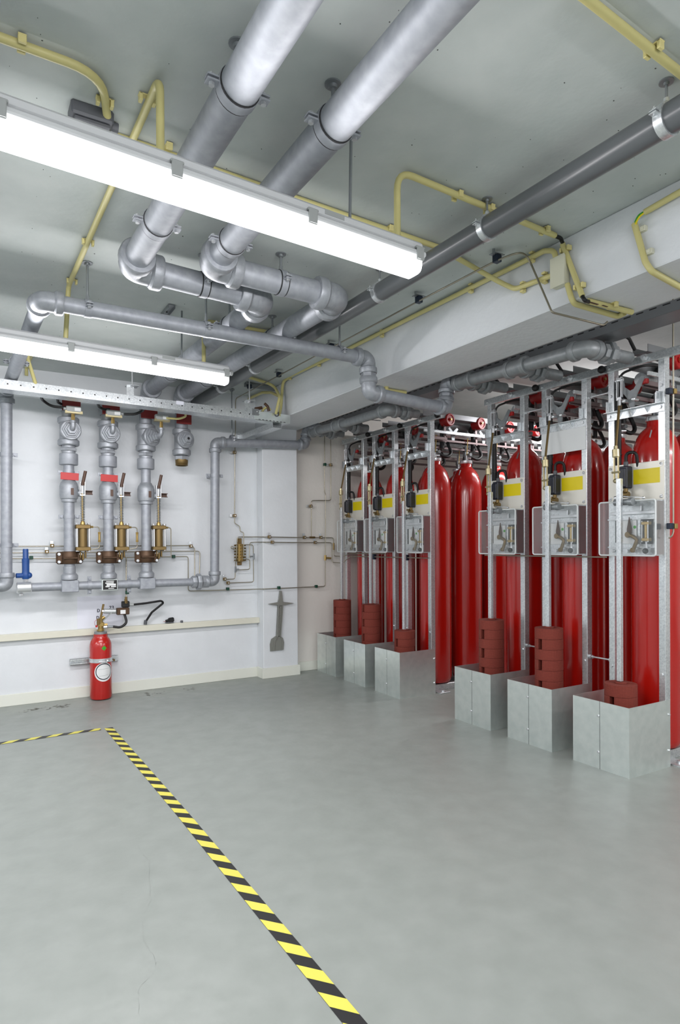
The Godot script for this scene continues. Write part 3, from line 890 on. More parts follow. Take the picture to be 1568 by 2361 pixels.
		part("fork", G.new().box(top + Vector3(-0.016, 0.035, 0), Vector3(0.005, 0.10, 0.026), 0.001).box(top + Vector3(0.018, 0.035, 0), Vector3(0.005, 0.10, 0.026), 0.001).box(top + Vector3(0, -0.012, 0), Vector3(0.036, 0.012, 0.026), 0.002).box(top + Vector3(0, 0.03, -0.006), Vector3(0.014, 0.10, 0.012), 0.003), M.zinc, t2)
		part("grip", G.new().tube([top + Vector3(0.003, 0.06, 0.006), top + Vector3(0.006, 0.085, 0.008), top + Vector3(0.020, 0.155, 0.012), top + Vector3(0.022, 0.164, 0.012)], 0.0115, 12), M.brown, t2)
		part("channel", G.new().box(top + Vector3(0.046, 0.022, -0.012), Vector3(0.056, 0.004, 0.03)).box(top + Vector3(0.046, -0.004, -0.012), Vector3(0.056, 0.004, 0.03)).box(top + Vector3(0.046, 0.009, -0.026), Vector3(0.056, 0.03, 0.004)), M.brown, t2)
		# small feed line with check fitting
		if k < 2:
			part("feed_tube", G.new().tube(fil([a2.call(1.292) + Vector3(0.05, 0, 0), a2.call(1.292) + Vector3(0.115, 0, 0), a2.call(1.135) + Vector3(0.115, 0, 0), a2.call(1.125) + Vector3(0.05, 0, -0.01)], 0.02, 5), 0.0042, 8), M.steeltube, t2)
			part("check_fitting", G.new().cyl(a2.call(1.19) + Vector3(0.115, 0, 0), a2.call(1.248) + Vector3(0.115, 0, 0), 0.0085, 12).cyl(a2.call(1.255) + Vector3(0.115, 0, 0), a2.call(1.24) + Vector3(0.115, 0, 0), 0.011, 6).cyl(a2.call(1.195) + Vector3(0.115, 0, 0), a2.call(1.18) + Vector3(0.115, 0, 0), 0.011, 6), M.brass, t2)
		else:
			part("feed_tube", G.new().tube(fil([a2.call(1.292) + Vector3(0.05, 0, 0), a2.call(1.292) + Vector3(0.095, 0, 0), a2.call(1.07) + Vector3(0.095, 0, 0)], 0.02, 5), 0.0042, 8), M.steeltube, t2)
		part("tube_nut", G.new().cyl(a2.call(1.292) + Vector3(0.048, 0, 0), a2.call(1.292) + Vector3(0.072, 0, 0), 0.009, 6), M.brass, t2)
	# the fourth one ends open
	var v4 := Vector3(1.497, 0, PIPE)
	var t := thing("valve_column", "short silver valve stub with a hexagon plug and open threaded end", "valve", v4 + Vector3(0, 1.8, 0), "upright valve columns on the back wall")
	var f4 := func(y: float) -> Vector3: return v4 + Vector3(0, y, 0)
	var g := G.new().cyl(f4.call(1.875), f4.call(2.06), 0.056, 30, 0.01)
	g.cyl(f4.call(1.865), f4.call(1.915), 0.071, 30, 0.008).cyl(f4.call(2.03), f4.call(2.075), 0.071, 30, 0.008)
	var nd := Vector3(0.12, 0, 0.99)
	var m: Vector3 = f4.call(1.985)
	g.cyl(m, m + nd * 0.085, 0.056, 28).cyl(m + nd * 0.058, m + nd * 0.09, 0.069, 28, 0.006)
	part("tee_body", g, M.cast, t)
	part("hex_plug", G.new().cyl(m + nd * 0.085, m + nd * 0.102, 0.06, 6, 0.004).cyl(m + nd * 0.10, m + nd * 0.116, 0.048, 6, 0.004).cyl(m + nd * 0.116, m + nd * 0.134, 0.033, 6, 0.003), M.cast, t)
	part("plug_hole", G.new().cyl(m + nd * 0.13, m + nd * 0.1345, 0.0105, 14), M.black, t)
	part("hex_nipple", G.new().cyl(f4.call(1.83), f4.call(1.862), 0.057, 6, 0.004), M.cast, t)
	part("thread", G.new().lathe([Vector2(0.045, 0.0), Vector2(0.049, 0.003), Vector2(0.047, 0.006), Vector2(0.049, 0.009), Vector2(0.047, 0.012), Vector2(0.049, 0.015), Vector2(0.047, 0.018), Vector2(0.049, 0.021), Vector2(0.05, 0.05), Vector2(0.04, 0.05), Vector2(0.04, 0.0), Vector2(0.045, 0)], Transform3D(Basis(), f4.call(1.785)), 26), M.oldbrass, t)
	part("pipe_run", G.new().cyl(f4.call(2.07), f4.call(2.25), 0.05, 30), M.pipe, t)
	part("red_shield", G.new().box(f4.call(2.145) + Vector3(0.0, 0, 0.07), Vector3(0.12, 0.08, 0.003), 0.001).box(f4.call(2.145) + Vector3(0, 0, 0.035), Vector3(0.11, 0.006, 0.07)), M.redplate, t)
	# the manifold under the columns and its riser to the left rack
	var X := Vector3.RIGHT
	t = thing("manifold_pipe", "silver manifold along the wall under the valves, rising past the pillar to the racks", "pipe", Vector3(1.0, ym, PIPE), "silver painted pipes")
	var rm := 0.031
	var p := [Vector3(0.36, ym, PIPE), Vector3(1.742, 0.858, PIPE), Vector3(1.775, 1.993, -4.960), Vector3(2.602, 2.035, -4.960), Vector3(2.620, 2.171, -4.960), Vector3(2.620, 2.171, -4.960) + Vector3(0, -0.01, 0.2)]
	p[1].x = p[2].x - 0.012
	part("pipe_run", G.new().cyl(p[0], p[1], rm, 28), M.pipe, t)
	for i in range(1, 5):
		var r := 0.036 if i < 4 else 0.038
		part("pipe_run", G.new().cyl(p[i], p[i + 1], r, 30), M.pipe, t)
		part("elbow", elbow(p[i], p[i - 1] - p[i], p[i + 1] - p[i], 0.0345, 1.0 if i < 3 else 0.72), M.cast, t)
	part("hex_nipple", G.new().cyl(p[3].lerp(p[4], 0.42), p[3].lerp(p[4], 0.58), 0.043, 6, 0.004), M.cast, t)
	part("union", union_(Vector3(1.628, ym - 0.003, PIPE), X, 0.037), M.cast, t)
	hanger(t, Vector3(1.921, 2.026, -4.960), X, 0.036, Vector3(0, 0, 1), 2.44)
	wall_clamp(t, Vector3(p[2].x - 0.005, 1.72, PIPE), Y, 0.036, BACK)
	for k in 3:
		var bx: float = xs[k]
		part("square_block", G.new().box(Vector3(bx, ym, PIPE), Vector3(0.115, 0.086, 0.092), 0.004), M.pipe if k != 1 else M.sheet, t)
	for x in [0.80, 1.085]:
		wall_clamp(t, Vector3(x, ym, PIPE), X, rm, BACK)
	part("end_cap", G.new().cyl(Vector3(0.318, ym, PIPE), Vector3(0.415, ym, PIPE), 0.040, 28, 0.006), M.zinc, t)
	part("drain_plug", G.new().cyl(Vector3(0.348, ym - 0.04, PIPE), Vector3(0.348, ym - 0.058, PIPE), 0.014, 6, 0.002), M.zinc, t)
	# name plate with blank fields
	var npl := thing("name_plate", "small black name plate with worn white fields on the middle manifold block", "plate", Vector3(xs[1], ym, PIPE + 0.048))
	part("plate", G.new().box(Vector3(xs[1], ym, PIPE + 0.0475), Vector3(0.10, 0.07, 0.002)), M.black, npl)
	for q in [[0, 0.026, 0.055, 0.006], [-0.004, 0.014, 0.06, 0.008], [0.008, 0.001, 0.066, 0.014], [-0.018, -0.012, 0.03, 0.008], [0.024, -0.013, 0.036, 0.008], [0.008, -0.026, 0.04, 0.005]]:
		part("field", G.new().box(Vector3(xs[1] + q[0], ym + q[1], PIPE + 0.0488), Vector3(q[2], q[3], 0.0008)), M.whiteplate, npl)
	# blue relief valve
	t = thing("relief_valve", "small blue relief valve standing on the capped end of the manifold", "valve", Vector3(0.378, ym + 0.04, PIPE))
	var b := Vector3(0.378, ym + 0.04, PIPE)
	part("valve_body", G.new().lathe([Vector2(0, 0.02), Vector2(0.022, 0.02), Vector2(0.026, 0.03), Vector2(0.028, 0.045), Vector2(0.026, 0.06), Vector2(0.0235, 0.075), Vector2(0.0245, 0.16), Vector2(0.0185, 0.168), Vector2(0.0185, 0.225), Vector2(0.0165, 0.232), Vector2(0, 0.232)], Transform3D(Basis(), b), 22).cyl(b + Vector3(0, 0.045, 0), b + Vector3(-0.062, 0.045, 0.012), 0.0175, 18, 0.002).ball(b + Vector3(0.02, 0.045, 0), 0.022), M.blue, t)
	part("nut", G.new().cyl(b, b + Vector3(0, 0.022, 0), 0.02, 6, 0.002), M.zinc, t)
	# cables of the pressure switches
	for q in [["leftmost", [Vector3(0.443, 2.156, -4.550), Vector3(0.470, 2.151, -4.750), Vector3(0.533, 2.123, -4.800), Vector3(0.630, 2.124, -4.800)]], ["second", [Vector3(0.540, 2.147, -4.550), Vector3(0.577, 2.155, -4.800), Vector3(0.612, 2.166, -4.900), Vector3(0.635, 2.171, -4.900)]], ["middle", [Vector3(0.781, 2.139, -4.500), Vector3(0.838, 2.143, -4.750), Vector3(0.883, 2.139, -4.800), Vector3(0.928, 2.153, -4.850)]], ["third", [Vector3(1.022, 2.118, -4.800), Vector3(1.098, 2.122, -4.780), Vector3(1.142, 2.144, -4.750), Vector3(1.130, 2.146, -4.600)]]]:
		var w := thing("switch_cable", {"leftmost": "black cable looping from the rail to the pressure switch over the blue valve", "second": "short black cable behind the red shield over the blue valve", "middle": "black cable from the rail to the second red shield", "third": "black cable from the middle pressure switch back up to the rail"}[q[0]], "cable", q[1][0], "switch cables under the rail")
		part("shadow_strip", G.new().tube(fil(q[1], 0.09, 8), 0.0095, 10), M.black, w)
	var yw := thing("switch_cable", "pale yellow cable from the third pressure switch up to the rail", "cable", Vector3(1.341, 2.121, -4.800), "switch cables under the rail")
	part("shadow_strip", G.new().tube(fil([Vector3(1.323, 2.112, -4.760), Vector3(1.422, 2.119, -4.780), Vector3(1.466, 2.134, -4.750), Vector3(1.421, 2.155, -4.600)], 0.06, 8), 0.0085, 10), M.cream, yw)

func small_tubes() -> void:
	var t := thin("pilot_tube", "topmost thin horizontal tube along the wall behind the valve columns", [Vector3(0.172, 1.152, -5.100), Vector3(1.622, 1.151, -5.100), Vector3(1.644, 1.122, -5.100), Vector3(1.629, 0.895, -5.060)])
	clip(t, Vector3(0.565, 1.156, -5.100), "brass")
	clip(t, Vector3(1.611, 1.147, -5.100), "brass")
	t = thin("pilot_tube", "middle thin horizontal tube along the wall behind the valve columns", [Vector3(0.171, 1.106, -5.100), Vector3(0.744, 1.103, -5.100), Vector3(1.407, 1.106, -5.100), Vector3(1.688, 1.104, -5.100), Vector3(1.669, 0.893, -5.060)])
	clip(t, Vector3(0.529, 1.112, -5.100), "brass")
	t = thin("pilot_tube", "lowest thin wall tube, dropping and running to the racks on green clips", [Vector3(0.171, 1.066, -5.100), Vector3(0.593, 1.060, -5.100), Vector3(1.091, 1.062, -5.100), Vector3(1.589, 1.062, -5.100), Vector3(1.587, 0.777, -5.100), Vector3(2.166, 0.769, -5.100), Vector3(2.219, 0.775, -4.990), Vector3(2.510, 0.775, -4.990), Vector3(2.654, 0.767, -5.100), Vector3(2.880, 0.766, -5.100), Vector3(2.888, 1.618, -5.100), Vector3(2.878, 1.642, -5.100), Vector3(2.882, 2.180, -5.100)])
	for q in [Vector3(0.425, 1.069, -5.100), Vector3(1.467, 1.063, -5.100), Vector3(1.928, 0.781, -5.100), Vector3(2.352, 0.781, -4.985), Vector3(2.784, 0.770, -5.100), Vector3(2.882, 1.895, -5.100)]:
		clip(t, q, "green")
	part("tee_fitting", G.new().cyl(Vector3(2.882, 1.056, -5.100), Vector3(2.881, 1.008, -5.100), 0.011, 6).cyl(Vector3(2.881, 1.032, -5.100), Vector3(2.942, 1.027, -5.100), 0.009, 6), M.brass, t)
	t = thin("pilot_tube", "short thin upright tube behind the manifold, down to the red bottle's solenoid", [Vector3(1.091, 1.066, -5.080), Vector3(1.069, 0.798, -4.990), Vector3(1.067, 0.710, -4.980)], 0.005)
	clip(t, Vector3(1.074, 0.796, -4.980), "green")
	part("tube_nut", G.new().cyl(Vector3(1.067, 0.763, -4.980), Vector3(1.067, 0.716, -4.980), 0.0085, 10).cyl(Vector3(1.067, 0.740, -4.980), Vector3(1.067, 0.713, -4.980), 0.0115, 6), M.oldbrass, t)
	t = thin("pilot_tube", "upper of two thin tubes crossing the pillar on brass clips", [Vector3(2.017, 1.178, -5.100), Vector3(2.017, 1.223, -5.100), Vector3(2.169, 1.223, -5.100), Vector3(2.230, 1.222, -4.990), Vector3(2.513, 1.218, -4.990), Vector3(2.657, 1.220, -5.100), Vector3(2.971, 1.217, -5.100), Vector3(2.975, 1.046, -5.100), Vector3(3.018, 1.043, -5.000)])
	for q in [Vector3(2.265, 1.222, -4.985), Vector3(2.666, 1.220, -5.100), Vector3(2.837, 1.220, -5.100)]:
		clip(t, q, "brass")
	part("tube_nut", G.new().cyl(Vector3(2.719, 1.220, -5.100), Vector3(2.773, 1.220, -5.100), 0.010, 6).cyl(Vector3(2.973, 1.168, -5.100), Vector3(2.973, 1.103, -5.100), 0.009, 6), M.oldbrass, t)
	t = thin("pilot_tube", "lower of two thin tubes crossing the pillar on brass clips", [Vector3(2.123, 1.040, -5.090), Vector3(2.132, 1.174, -5.100), Vector3(2.189, 1.178, -5.100), Vector3(2.238, 1.177, -4.990), Vector3(2.513, 1.173, -4.990), Vector3(2.656, 1.173, -5.100), Vector3(2.952, 1.172, -5.100), Vector3(2.956, 0.986, -5.100), Vector3(3.009, 0.983, -5.000)])
	for q in [Vector3(2.293, 1.177, -4.985), Vector3(2.777, 1.173, -5.100)]:
		clip(t, q, "brass")
	t = thin("pilot_tube", "thin tube down the recess wall that steps sideways to the crossing tubes", [Vector3(2.947, 2.185, -5.100), Vector3(2.945, 1.564, -5.100), Vector3(2.739, 1.557, -5.100), Vector3(2.737, 1.220, -5.100)])
	clip(t, Vector3(2.947, 1.895, -5.100), "brass", Vector3.UP)
	clip(t, Vector3(2.734, 1.506, -5.100), "brass", Vector3.UP)
	t = thin("pilot_tube", "thin tube down the back wall beside the riser, kinking into the brass block", [Vector3(2.003, 2.105, -5.100), Vector3(1.994, 1.341, -5.100), Vector3(2.037, 1.312, -5.090), Vector3(2.037, 1.267, -5.080), Vector3(2.060, 1.260, -5.060), Vector3(2.059, 1.056, -5.060)])
	clip(t, Vector3(1.998, 1.945, -5.100), "brass", Vector3.UP)
	clip(t, Vector3(1.995, 1.405, -5.100), "brass", Vector3.UP)
	# distribution block
	t = thing("distribution_block", "brass distribution block with many tube fittings, on the wall beside the pillar", "fitting", Vector3(2.056, 1.104, -5.130))
	var a := Vector3(2.049, 1.212, -5.130)
	var b := Vector3(2.047, 0.980, -5.130)
	part("mounting_plate", G.new().box((a + b) / 2, Vector3(0.042, a.y - b.y, 0.006), 0.002), M.oldbrass, t)
	a = Vector3(2.040, 1.163, -5.100)
	b = Vector3(2.039, 1.011, -5.100)
	part("block", G.new().box((a + b) / 2, Vector3(0.045, a.y - b.y, 0.045), 0.004), M.brass, t)
	for i in 6:
		var y := lerpf(a.y - 0.012, b.y + 0.012, i / 5.0)
		for s in [-1.0, 1.0]:
			var q := Vector3(a.x + s * 0.022, y, a.z + 0.004)
			part("fitting", G.new().cyl(q, q + Vector3(s * 0.016, 0, 0), 0.010, 6).cyl(q + Vector3(s * 0.016, 0, 0), q + Vector3(s * 0.03, 0, 0), 0.0075, 6), M.oldbrass, t)
		part("front_nut", G.new().cyl(Vector3(a.x + 0.004, y, a.z + 0.02), Vector3(a.x + 0.004, y, a.z + 0.034), 0.0105, 6), M.oldbrass, t)
	t = thin("pilot_tube", "outer thin loop from the brass block down to the riser's foot", [Vector3(2.088, 1.156, -5.090), Vector3(2.160, 1.155, -5.090), Vector3(2.166, 0.831, -5.100), Vector3(1.940, 0.832, -5.100)])
	clip(t, Vector3(1.932, 0.832, -5.100), "brass")
	part("tube_nut", G.new().cyl(Vector3(2.164, 1.080, -5.090), Vector3(2.163, 1.028, -5.090), 0.009, 6).cyl(Vector3(2.123, 1.054, -5.090), Vector3(2.160, 1.054, -5.090), 0.007, 6), M.rod, t)
	t = thin("pilot_tube", "inner thin loop under the brass block with a tee", [Vector3(2.087, 1.033, -5.090), Vector3(2.127, 1.028, -5.090), Vector3(2.127, 0.942, -5.090), Vector3(1.999, 0.941, -5.090)])
	t = thin("pilot_tube", "thin tube bent from the brass block straight to the riser's foot", [Vector3(2.001, 1.156, -5.070), Vector3(1.996, 1.049, -5.070), Vector3(1.996, 0.993, -5.090), Vector3(1.991, 0.864, -5.090), Vector3(1.905, 0.863, -5.090)])
	clip(t, Vector3(1.902, 0.866, -5.100), "brass")
	part("tee_fitting", G.new().cyl(Vector3(1.996, 0.971, -5.090), Vector3(1.995, 0.919, -5.090), 0.0085, 6).cyl(Vector3(1.999, 0.945, -5.090), Vector3(2.027, 0.944, -5.090), 0.0075, 6), M.rod, t)
	t = thin("pilot_tube", "short thin tube curling round the edge of the brass block", [Vector3(2.004, 1.112, -5.080), Vector3(1.946, 1.127, -5.070), Vector3(1.954, 1.149, -5.070), Vector3(2.000, 1.097, -5.060)], 0.0038)
	# the lever tool on the pillar
	var px_ := 0.0
	t = thing("hand_tool", "grey flat hand tool with a cross bar and a spade end, hung on the pillar", "tool", Vector3(2.345, 0.498, -5.000))
	var z := -5.012
	var c0 := Vector3(2.355, 0.496, -5.012)
	var sc: float = absf(0.8744 - 0.4961) / 100.0
	var P := func(ix: float, iy: float) -> Vector2: return Vector2((ix - 641.0) * sc * 1.14, (1430.0 - iy) * sc)
	var tr := Transform3D(Basis(), Vector3(c0.x, c0.y, z))
	part("handle", G.new().prism([P.call(644, 1362), P.call(648, 1363), P.call(650, 1385), P.call(651, 1388), P.call(640, 1388), P.call(642, 1380)], 0.022, tr), M.tool, t)
	part("cross_bar", G.new().prism([P.call(619, 1391), P.call(640, 1388), P.call(651, 1388), P.call(675, 1392), P.call(652, 1396), P.call(639, 1395)], 0.02, tr), M.tool, t)
	var sh := G.new().prism([P.call(640, 1393), P.call(651, 1393), P.call(645.5, 1468), P.call(636, 1467)], 0.008, tr)
	sh.prism([P.call(640, 1393), P.call(642, 1393), P.call(638.5, 1468), P.call(636, 1467)], 0.022, tr).prism([P.call(649, 1393), P.call(651, 1393), P.call(645.5, 1468), P.call(643.5, 1468)], 0.022, tr)
	for y in [1400, 1422, 1450]:
		var q: Vector2 = P.call(644.5 - (y - 1400) * 0.07, y)
		sh.cyl(tr * Vector3(q.x, q.y, 0.006), tr * Vector3(q.x, q.y, 0.02), 0.007, 10)
	part("shaft", sh, M.tool, t)
	var bl := G.new().prism([P.call(635, 1466), P.call(645, 1467), P.call(651, 1472), P.call(653.5, 1482), P.call(652, 1499), P.call(623, 1499.5), P.call(622.5, 1484), P.call(625.5, 1472)], 0.008, tr)
	for s in [[636, 1468, 629.5, 1478, 628, 1499], [645, 1468, 648, 1479, 646, 1499]]:
		bl.prism([P.call(s[0], s[1]), P.call(s[2], s[3]), P.call(s[4], s[5]), P.call(s[4] + 3, s[5]), P.call(s[2] + 3.2, s[3]), P.call(s[0] + 2, s[1])], 0.017, tr)
	part("spade_end", bl, M.tool, t)

func pilot_bottle() -> void:
	var c := Vector3(0.886, 0, -5.02)
	var t := thing("pilot_bottle", "small red gas bottle standing on the floor, strapped to the back wall", "bottle", c)
	var r := 0.079
	var T := Transform3D(Basis(), c)
	part("bottle_body", G.new().lathe([Vector2(0, 0.002), Vector2(0.06, 0.002), Vector2(0.074, 0.008), Vector2(r, 0.02), Vector2(r, 0.40), Vector2(0.077, 0.418), Vector2(0.071, 0.436), Vector2(0.062, 0.452), Vector2(0.053, 0.464), Vector2(0.050, 0.472), Vector2(0.050, 0.49), Vector2(0, 0.49)], T, 40), M.red, t)
	part("neck_ring", G.new().lathe([Vector2(0, 0.488), Vector2(0.046, 0.488), Vector2(0.046, 0.506), Vector2(0.03, 0.51), Vector2(0, 0.51)], T, 26), M.rod, t)
	# round paper label wrapped on the front, turned a little to the left
	var disc := func(rad: float, lift: float, cy: float, ang: float, sq: bool) -> G:
		var g := G.new()
		var nseg := 32 if not sq else 4
		for i in nseg:
			for j in 6:
				var q := []
				for e in [[i, j], [i + 1, j], [i + 1, j + 1], [i, j + 1]]:
					var a: float = TAU * e[0] / nseg
					var rr: float = rad * e[1] / 6.0
					var th: float = ang + cos(a) * rr / r
					q.append(c + Vector3(sin(th) * (r + lift), cy + sin(a) * rr, cos(th) * (r + lift)))
				var m: Vector3 = (q[0] + q[2]) / 2 - c
				m.y = 0
				m = m.normalized()
				g.quad(q[0], q[1], q[2], q[3], m)
		return g
	var lab := part("round_label", disc.call(0.070, 0.0006, 0.212, 0.12, false), M.whiteplate, t, "round white label with a black ring")
	part("label_ring", disc.call(0.061, 0.0010, 0.216, 0.12, false), M.ink, lab)
	part("label_centre", disc.call(0.0545, 0.0014, 0.216, 0.12, false), M.whiteplate, lab)
	for q in [[0.235, 0.085], [0.186, 0.07]]:
		var lg := G.new()
		for i in 8:
			var pa := []
			for e in [[i, 0.0], [i + 1, 0.0], [i + 1, 0.0012], [i, 0.0012]]:
				var th: float = 0.12 + (e[0] / 8.0 - 0.5) * q[1] / r
				pa.append(c + Vector3(sin(th) * (r + 0.0017), q[0] + e[1] + (e[0] - 4) * 0.0007, cos(th) * (r + 0.0017)))
			var mm: Vector3 = pa[0] - c
			mm.y = 0
			lg.quad(pa[0], pa[1], pa[2], pa[3], mm.normalized())
		part("label_line", lg, M.boxgrey, lab)
	part("green_diamond", disc.call(0.019, 0.0006, 0.39, 0.14, true), M.greenmark, t, "small green diamond sticker")
	# valve
	var v := c + Vector3(0.0, 0.51, 0)
	part("valve_body", G.new().cyl(v, v + Vector3(0, 0.025, 0), 0.026, 20, 0.003).cyl(v + Vector3(0, 0.02, 0), v + Vector3(0, 0.095, 0), 0.018, 18).box(v + Vector3(0, 0.05, 0), Vector3(0.05, 0.034, 0.036), 0.005).cyl(v + Vector3(0.02, 0.045, 0), v + Vector3(0.05, 0.045, 0.004), 0.012, 6).cyl(v + Vector3(-0.012, 0.08, 0), v + Vector3(0.03, 0.105, 0), 0.012, 12), M.brass, t)
	part("lever", G.new().box(v + Vector3(0.006, 0.13, 0.012), Vector3(0.015, 0.15, 0.012), 0.002, Basis(Vector3(0, 0, 1), -0.2)).box(v + Vector3(-0.018, 0.07, 0.01), Vector3(0.02, 0.05, 0.02), 0.003), M.oldbrass, t)
	part("safety_tag", G.new().tube(fil([v + Vector3(-0.03, 0.09, 0.02), v + Vector3(-0.05, 0.075, 0.03), v + Vector3(-0.042, 0.045, 0.03), v + Vector3(-0.02, 0.05, 0.02)], 0.02), 0.0013, 6).box(v + Vector3(-0.033, 0.04, 0.028), Vector3(0.016, 0.012, 0.003), 0.001), M.redtag, t)
	part("white_block", G.new().box(v + Vector3(-0.03, 0.03, 0.022), Vector3(0.018, 0.028, 0.012), 0.002).cyl(v + Vector3(0.02, 0.028, 0.006), v + Vector3(0.045, 0.028, 0.008), 0.012, 6), M.zinc, t)
	# solenoid on a white bracket
	var s := v + Vector3(0.076, 0.146, 0.01)
	var so := thing("solenoid_valve", "silver solenoid with a brown body and black plug above the red bottle", "valve", s)
	part("coil", G.new().cyl(s + Vector3(-0.055, 0.004, 0), s + Vector3(0.035, -0.002, 0), 0.020, 22, 0.004).cyl(s + Vector3(-0.068, 0.005, 0), s + Vector3(-0.055, 0.004, 0), 0.012, 6), M.zinc, so)
	part("bracket", G.new().box(s + Vector3(-0.03, -0.04, 0.006), Vector3(0.006, 0.085, 0.03), 0.001, Basis(Vector3(0, 0, 1), -0.8)), M.greyplastic, so)
	var bd := part("valve_block", G.new().box(s + Vector3(0.085, -0.004, 0), Vector3(0.092, 0.052, 0.045), 0.004), M.bronze, so)
	part("label", G.new().box(s + Vector3(0.082, -0.008, 0.0232), Vector3(0.038, 0.03, 0.001)), M.whiteplate, bd)
	part("plug", G.new().box(s + Vector3(0.105, 0.048, 0), Vector3(0.058, 0.046, 0.034), 0.005), M.black, so)
	part("gland", G.new().cyl(s + Vector3(0.13, 0.044, 0), s + Vector3(0.165, 0.041, 0), 0.012, 12), M.greyplastic, so)
	part("riser_nut", G.new().cyl(s + Vector3(0.108, 0.07, 0), s + Vector3(0.108, 0.088, 0), 0.012, 6).cyl(s + Vector3(0.108, 0.088, 0), s + Vector3(0.108, 0.105, 0), 0.008, 10), M.oldbrass, so)
	var w := thing("plug_cable", "black cable looping from the solenoid plug down to the cream ledge", "cable", s + Vector3(0.16, 0.04, 0))
	part("shadow_strip", G.new().tube(fil([s + Vector3(0.16, 0.041, 0), Vector3(1.220, 0.702, -5.020), Vector3(1.347, 0.715, -5.030), Vector3(1.367, 0.696, -5.040), Vector3(1.284, 0.622, -5.080), Vector3(1.243, 0.549, -5.105)], 0.05, 7), 0.0085, 10), M.black, w)
	part("cable_gland", G.new().cyl(Vector3(1.243, 0.560, -5.105), Vector3(1.239, 0.526, -5.105), 0.013, 12), M.boxgrey, w)
	w = thing("bottle_hose", "short black hose from the red bottle's valve up to the solenoid body", "hose", v + Vector3(0.05, 0.03, 0))
	part("hose_run", G.new().tube(fil([v + Vector3(0.09, 0.028, 0.01), Vector3(1.026, 0.529, -4.990), Vector3(1.074, 0.562, -4.990), s + Vector3(0.098, -0.03, 0)], 0.05, 7), 0.0095, 10), M.black, w)
	part("hose_end", G.new().cyl(v + Vector3(0.042, 0.028, 0.008), v + Vector3(0.095, 0.028, 0.01), 0.0085, 12), M.rod, w)
	# strap and wall channel
	var k := thing("bottle_bracket", "galvanised wall channel with the strap round the red bottle", "bracket", c + Vector3(0, 0.3, 0))
	var ra := Vector3(0.683, 0.292, -5.120)
	var rb := Vector3(1.028, 0.268, -5.120)
	part("wall_channel", G.new().box((ra + rb) / 2 + Vector3(0, 0, -0.008), Vector3(rb.x - ra.x, 0.046, 0.004)).box((ra + rb) / 2 + Vector3(0, 0.022, 0.003), Vector3(rb.x - ra.x, 0.003, 0.026)).box((ra + rb) / 2 + Vector3(0, -0.022, 0.003), Vector3(rb.x - ra.x, 0.003, 0.026)).box((ra + rb) / 2 + Vector3(0, 0.017, 0.015), Vector3(rb.x - ra.x, 0.012, 0.002)).box((ra + rb) / 2 + Vector3(0, -0.017, 0.015), Vector3(rb.x - ra.x, 0.012, 0.002)), M.galv, k)
	part("strap", G.new().band(c + Vector3(0, 0.297, 0), Vector3.UP, r + 0.0003, r + 0.0028, 0.03, 36), M.galv, k)
	part("strap_bolt", G.new().cyl(c + Vector3(-0.03, 0.292, r + 0.012), c + Vector3(0.03, 0.292, r + 0.012), 0.004, 8).box(c + Vector3(0.012, 0.296, r + 0.008), Vector3(0.006, 0.03, 0.022), 0.001).box(c + Vector3(0.024, 0.296, r + 0.008), Vector3(0.006, 0.03, 0.022), 0.001).cyl(c + Vector3(0.028, 0.296, r + 0.012), c + Vector3(0.036, 0.296, r + 0.012), 0.009, 6), M.zinc, k)
	part("channel_bolt", G.new().cyl(rb + Vector3(-0.03, 0, 0.0), rb + Vector3(-0.03, 0, 0.022), 0.009, 6), M.oldbrass, k)
	# paper sheet with its lettering
	var p0 := Vector3(0.741, 0.767, -5.142)
	var p1 := Vector3(1.074, 0.523, -5.142)
	var sheet := thing("paper_sheet", "pale paper sheet with printed letters taped to the wall behind the bottle valve", "paper", (p0 + p1) / 2)
	part("sheet", G.new().box((p0 + p1) / 2 + Vector3(0, 0, 0.0002), Vector3(p1.x - p0.x, p0.y - p1.y, 0.0012)), M.paper, sheet)
	for q in [["D", Vector3(0.893, 0.653, -5.141)], ["23", Vector3(0.990, 0.671, -5.141)], ["DB", Vector3(0.899, 0.599, -5.141)]]:
		var tm := TextMesh.new()
		var sf := SystemFont.new()
		sf.font_names = PackedStringArray(["Droid Sans"])
		sf.font_weight = 700
		tm.font = sf
		tm.text = q[0]
		tm.font_size = 64
		tm.pixel_size = 0.00056
		tm.depth = 0.0006
		var o := MeshInstance3D.new()
		o.name = "lettering"
		o.mesh = tm
		o.material_override = M.ink
		o.position = q[1] - sheet.position
		sheet.add_child(o, true)
	# bits left on the ledge
	var b0 := Vector3(1.402, 0.538, -5.110)
	var plg := thing("loose_plug", "black connector plug lying on the cream ledge", "plug", b0)
	part("plug_body", G.new().box(b0 + Vector3(0.045, 0.012, 0), Vector3(0.045, 0.034, 0.03), 0.006, Basis(Vector3(0, 0, 1), 0.1)).tube([b0 + Vector3(0.025, 0.010, 0), b0 + Vector3(0.0, 0.003, 0)], 0.010, 12), M.black, plg)
	part("loose_wire", G.new().tube([b0 + Vector3(0, 0.003, 0), b0 + Vector3(-0.02, 0.001, 0.004)], 0.0015, 6), M.redtag, plg)
	part("plug_foot", G.new().box(b0 + Vector3(0.03, -0.008, 0), Vector3(0.065, 0.008, 0.03), 0.002), M.boxgrey, plg)
	var gr := Vector3(1.534, 0.530, -5.110)
	single("blank_gland", G.new().cyl(gr + Vector3(0, -0.012, 0), gr + Vector3(0, 0.008, 0), 0.011, 12, 0.002), M.boxgrey, "small grey cable gland on the cream ledge, beside the black plug", "gland", gr)

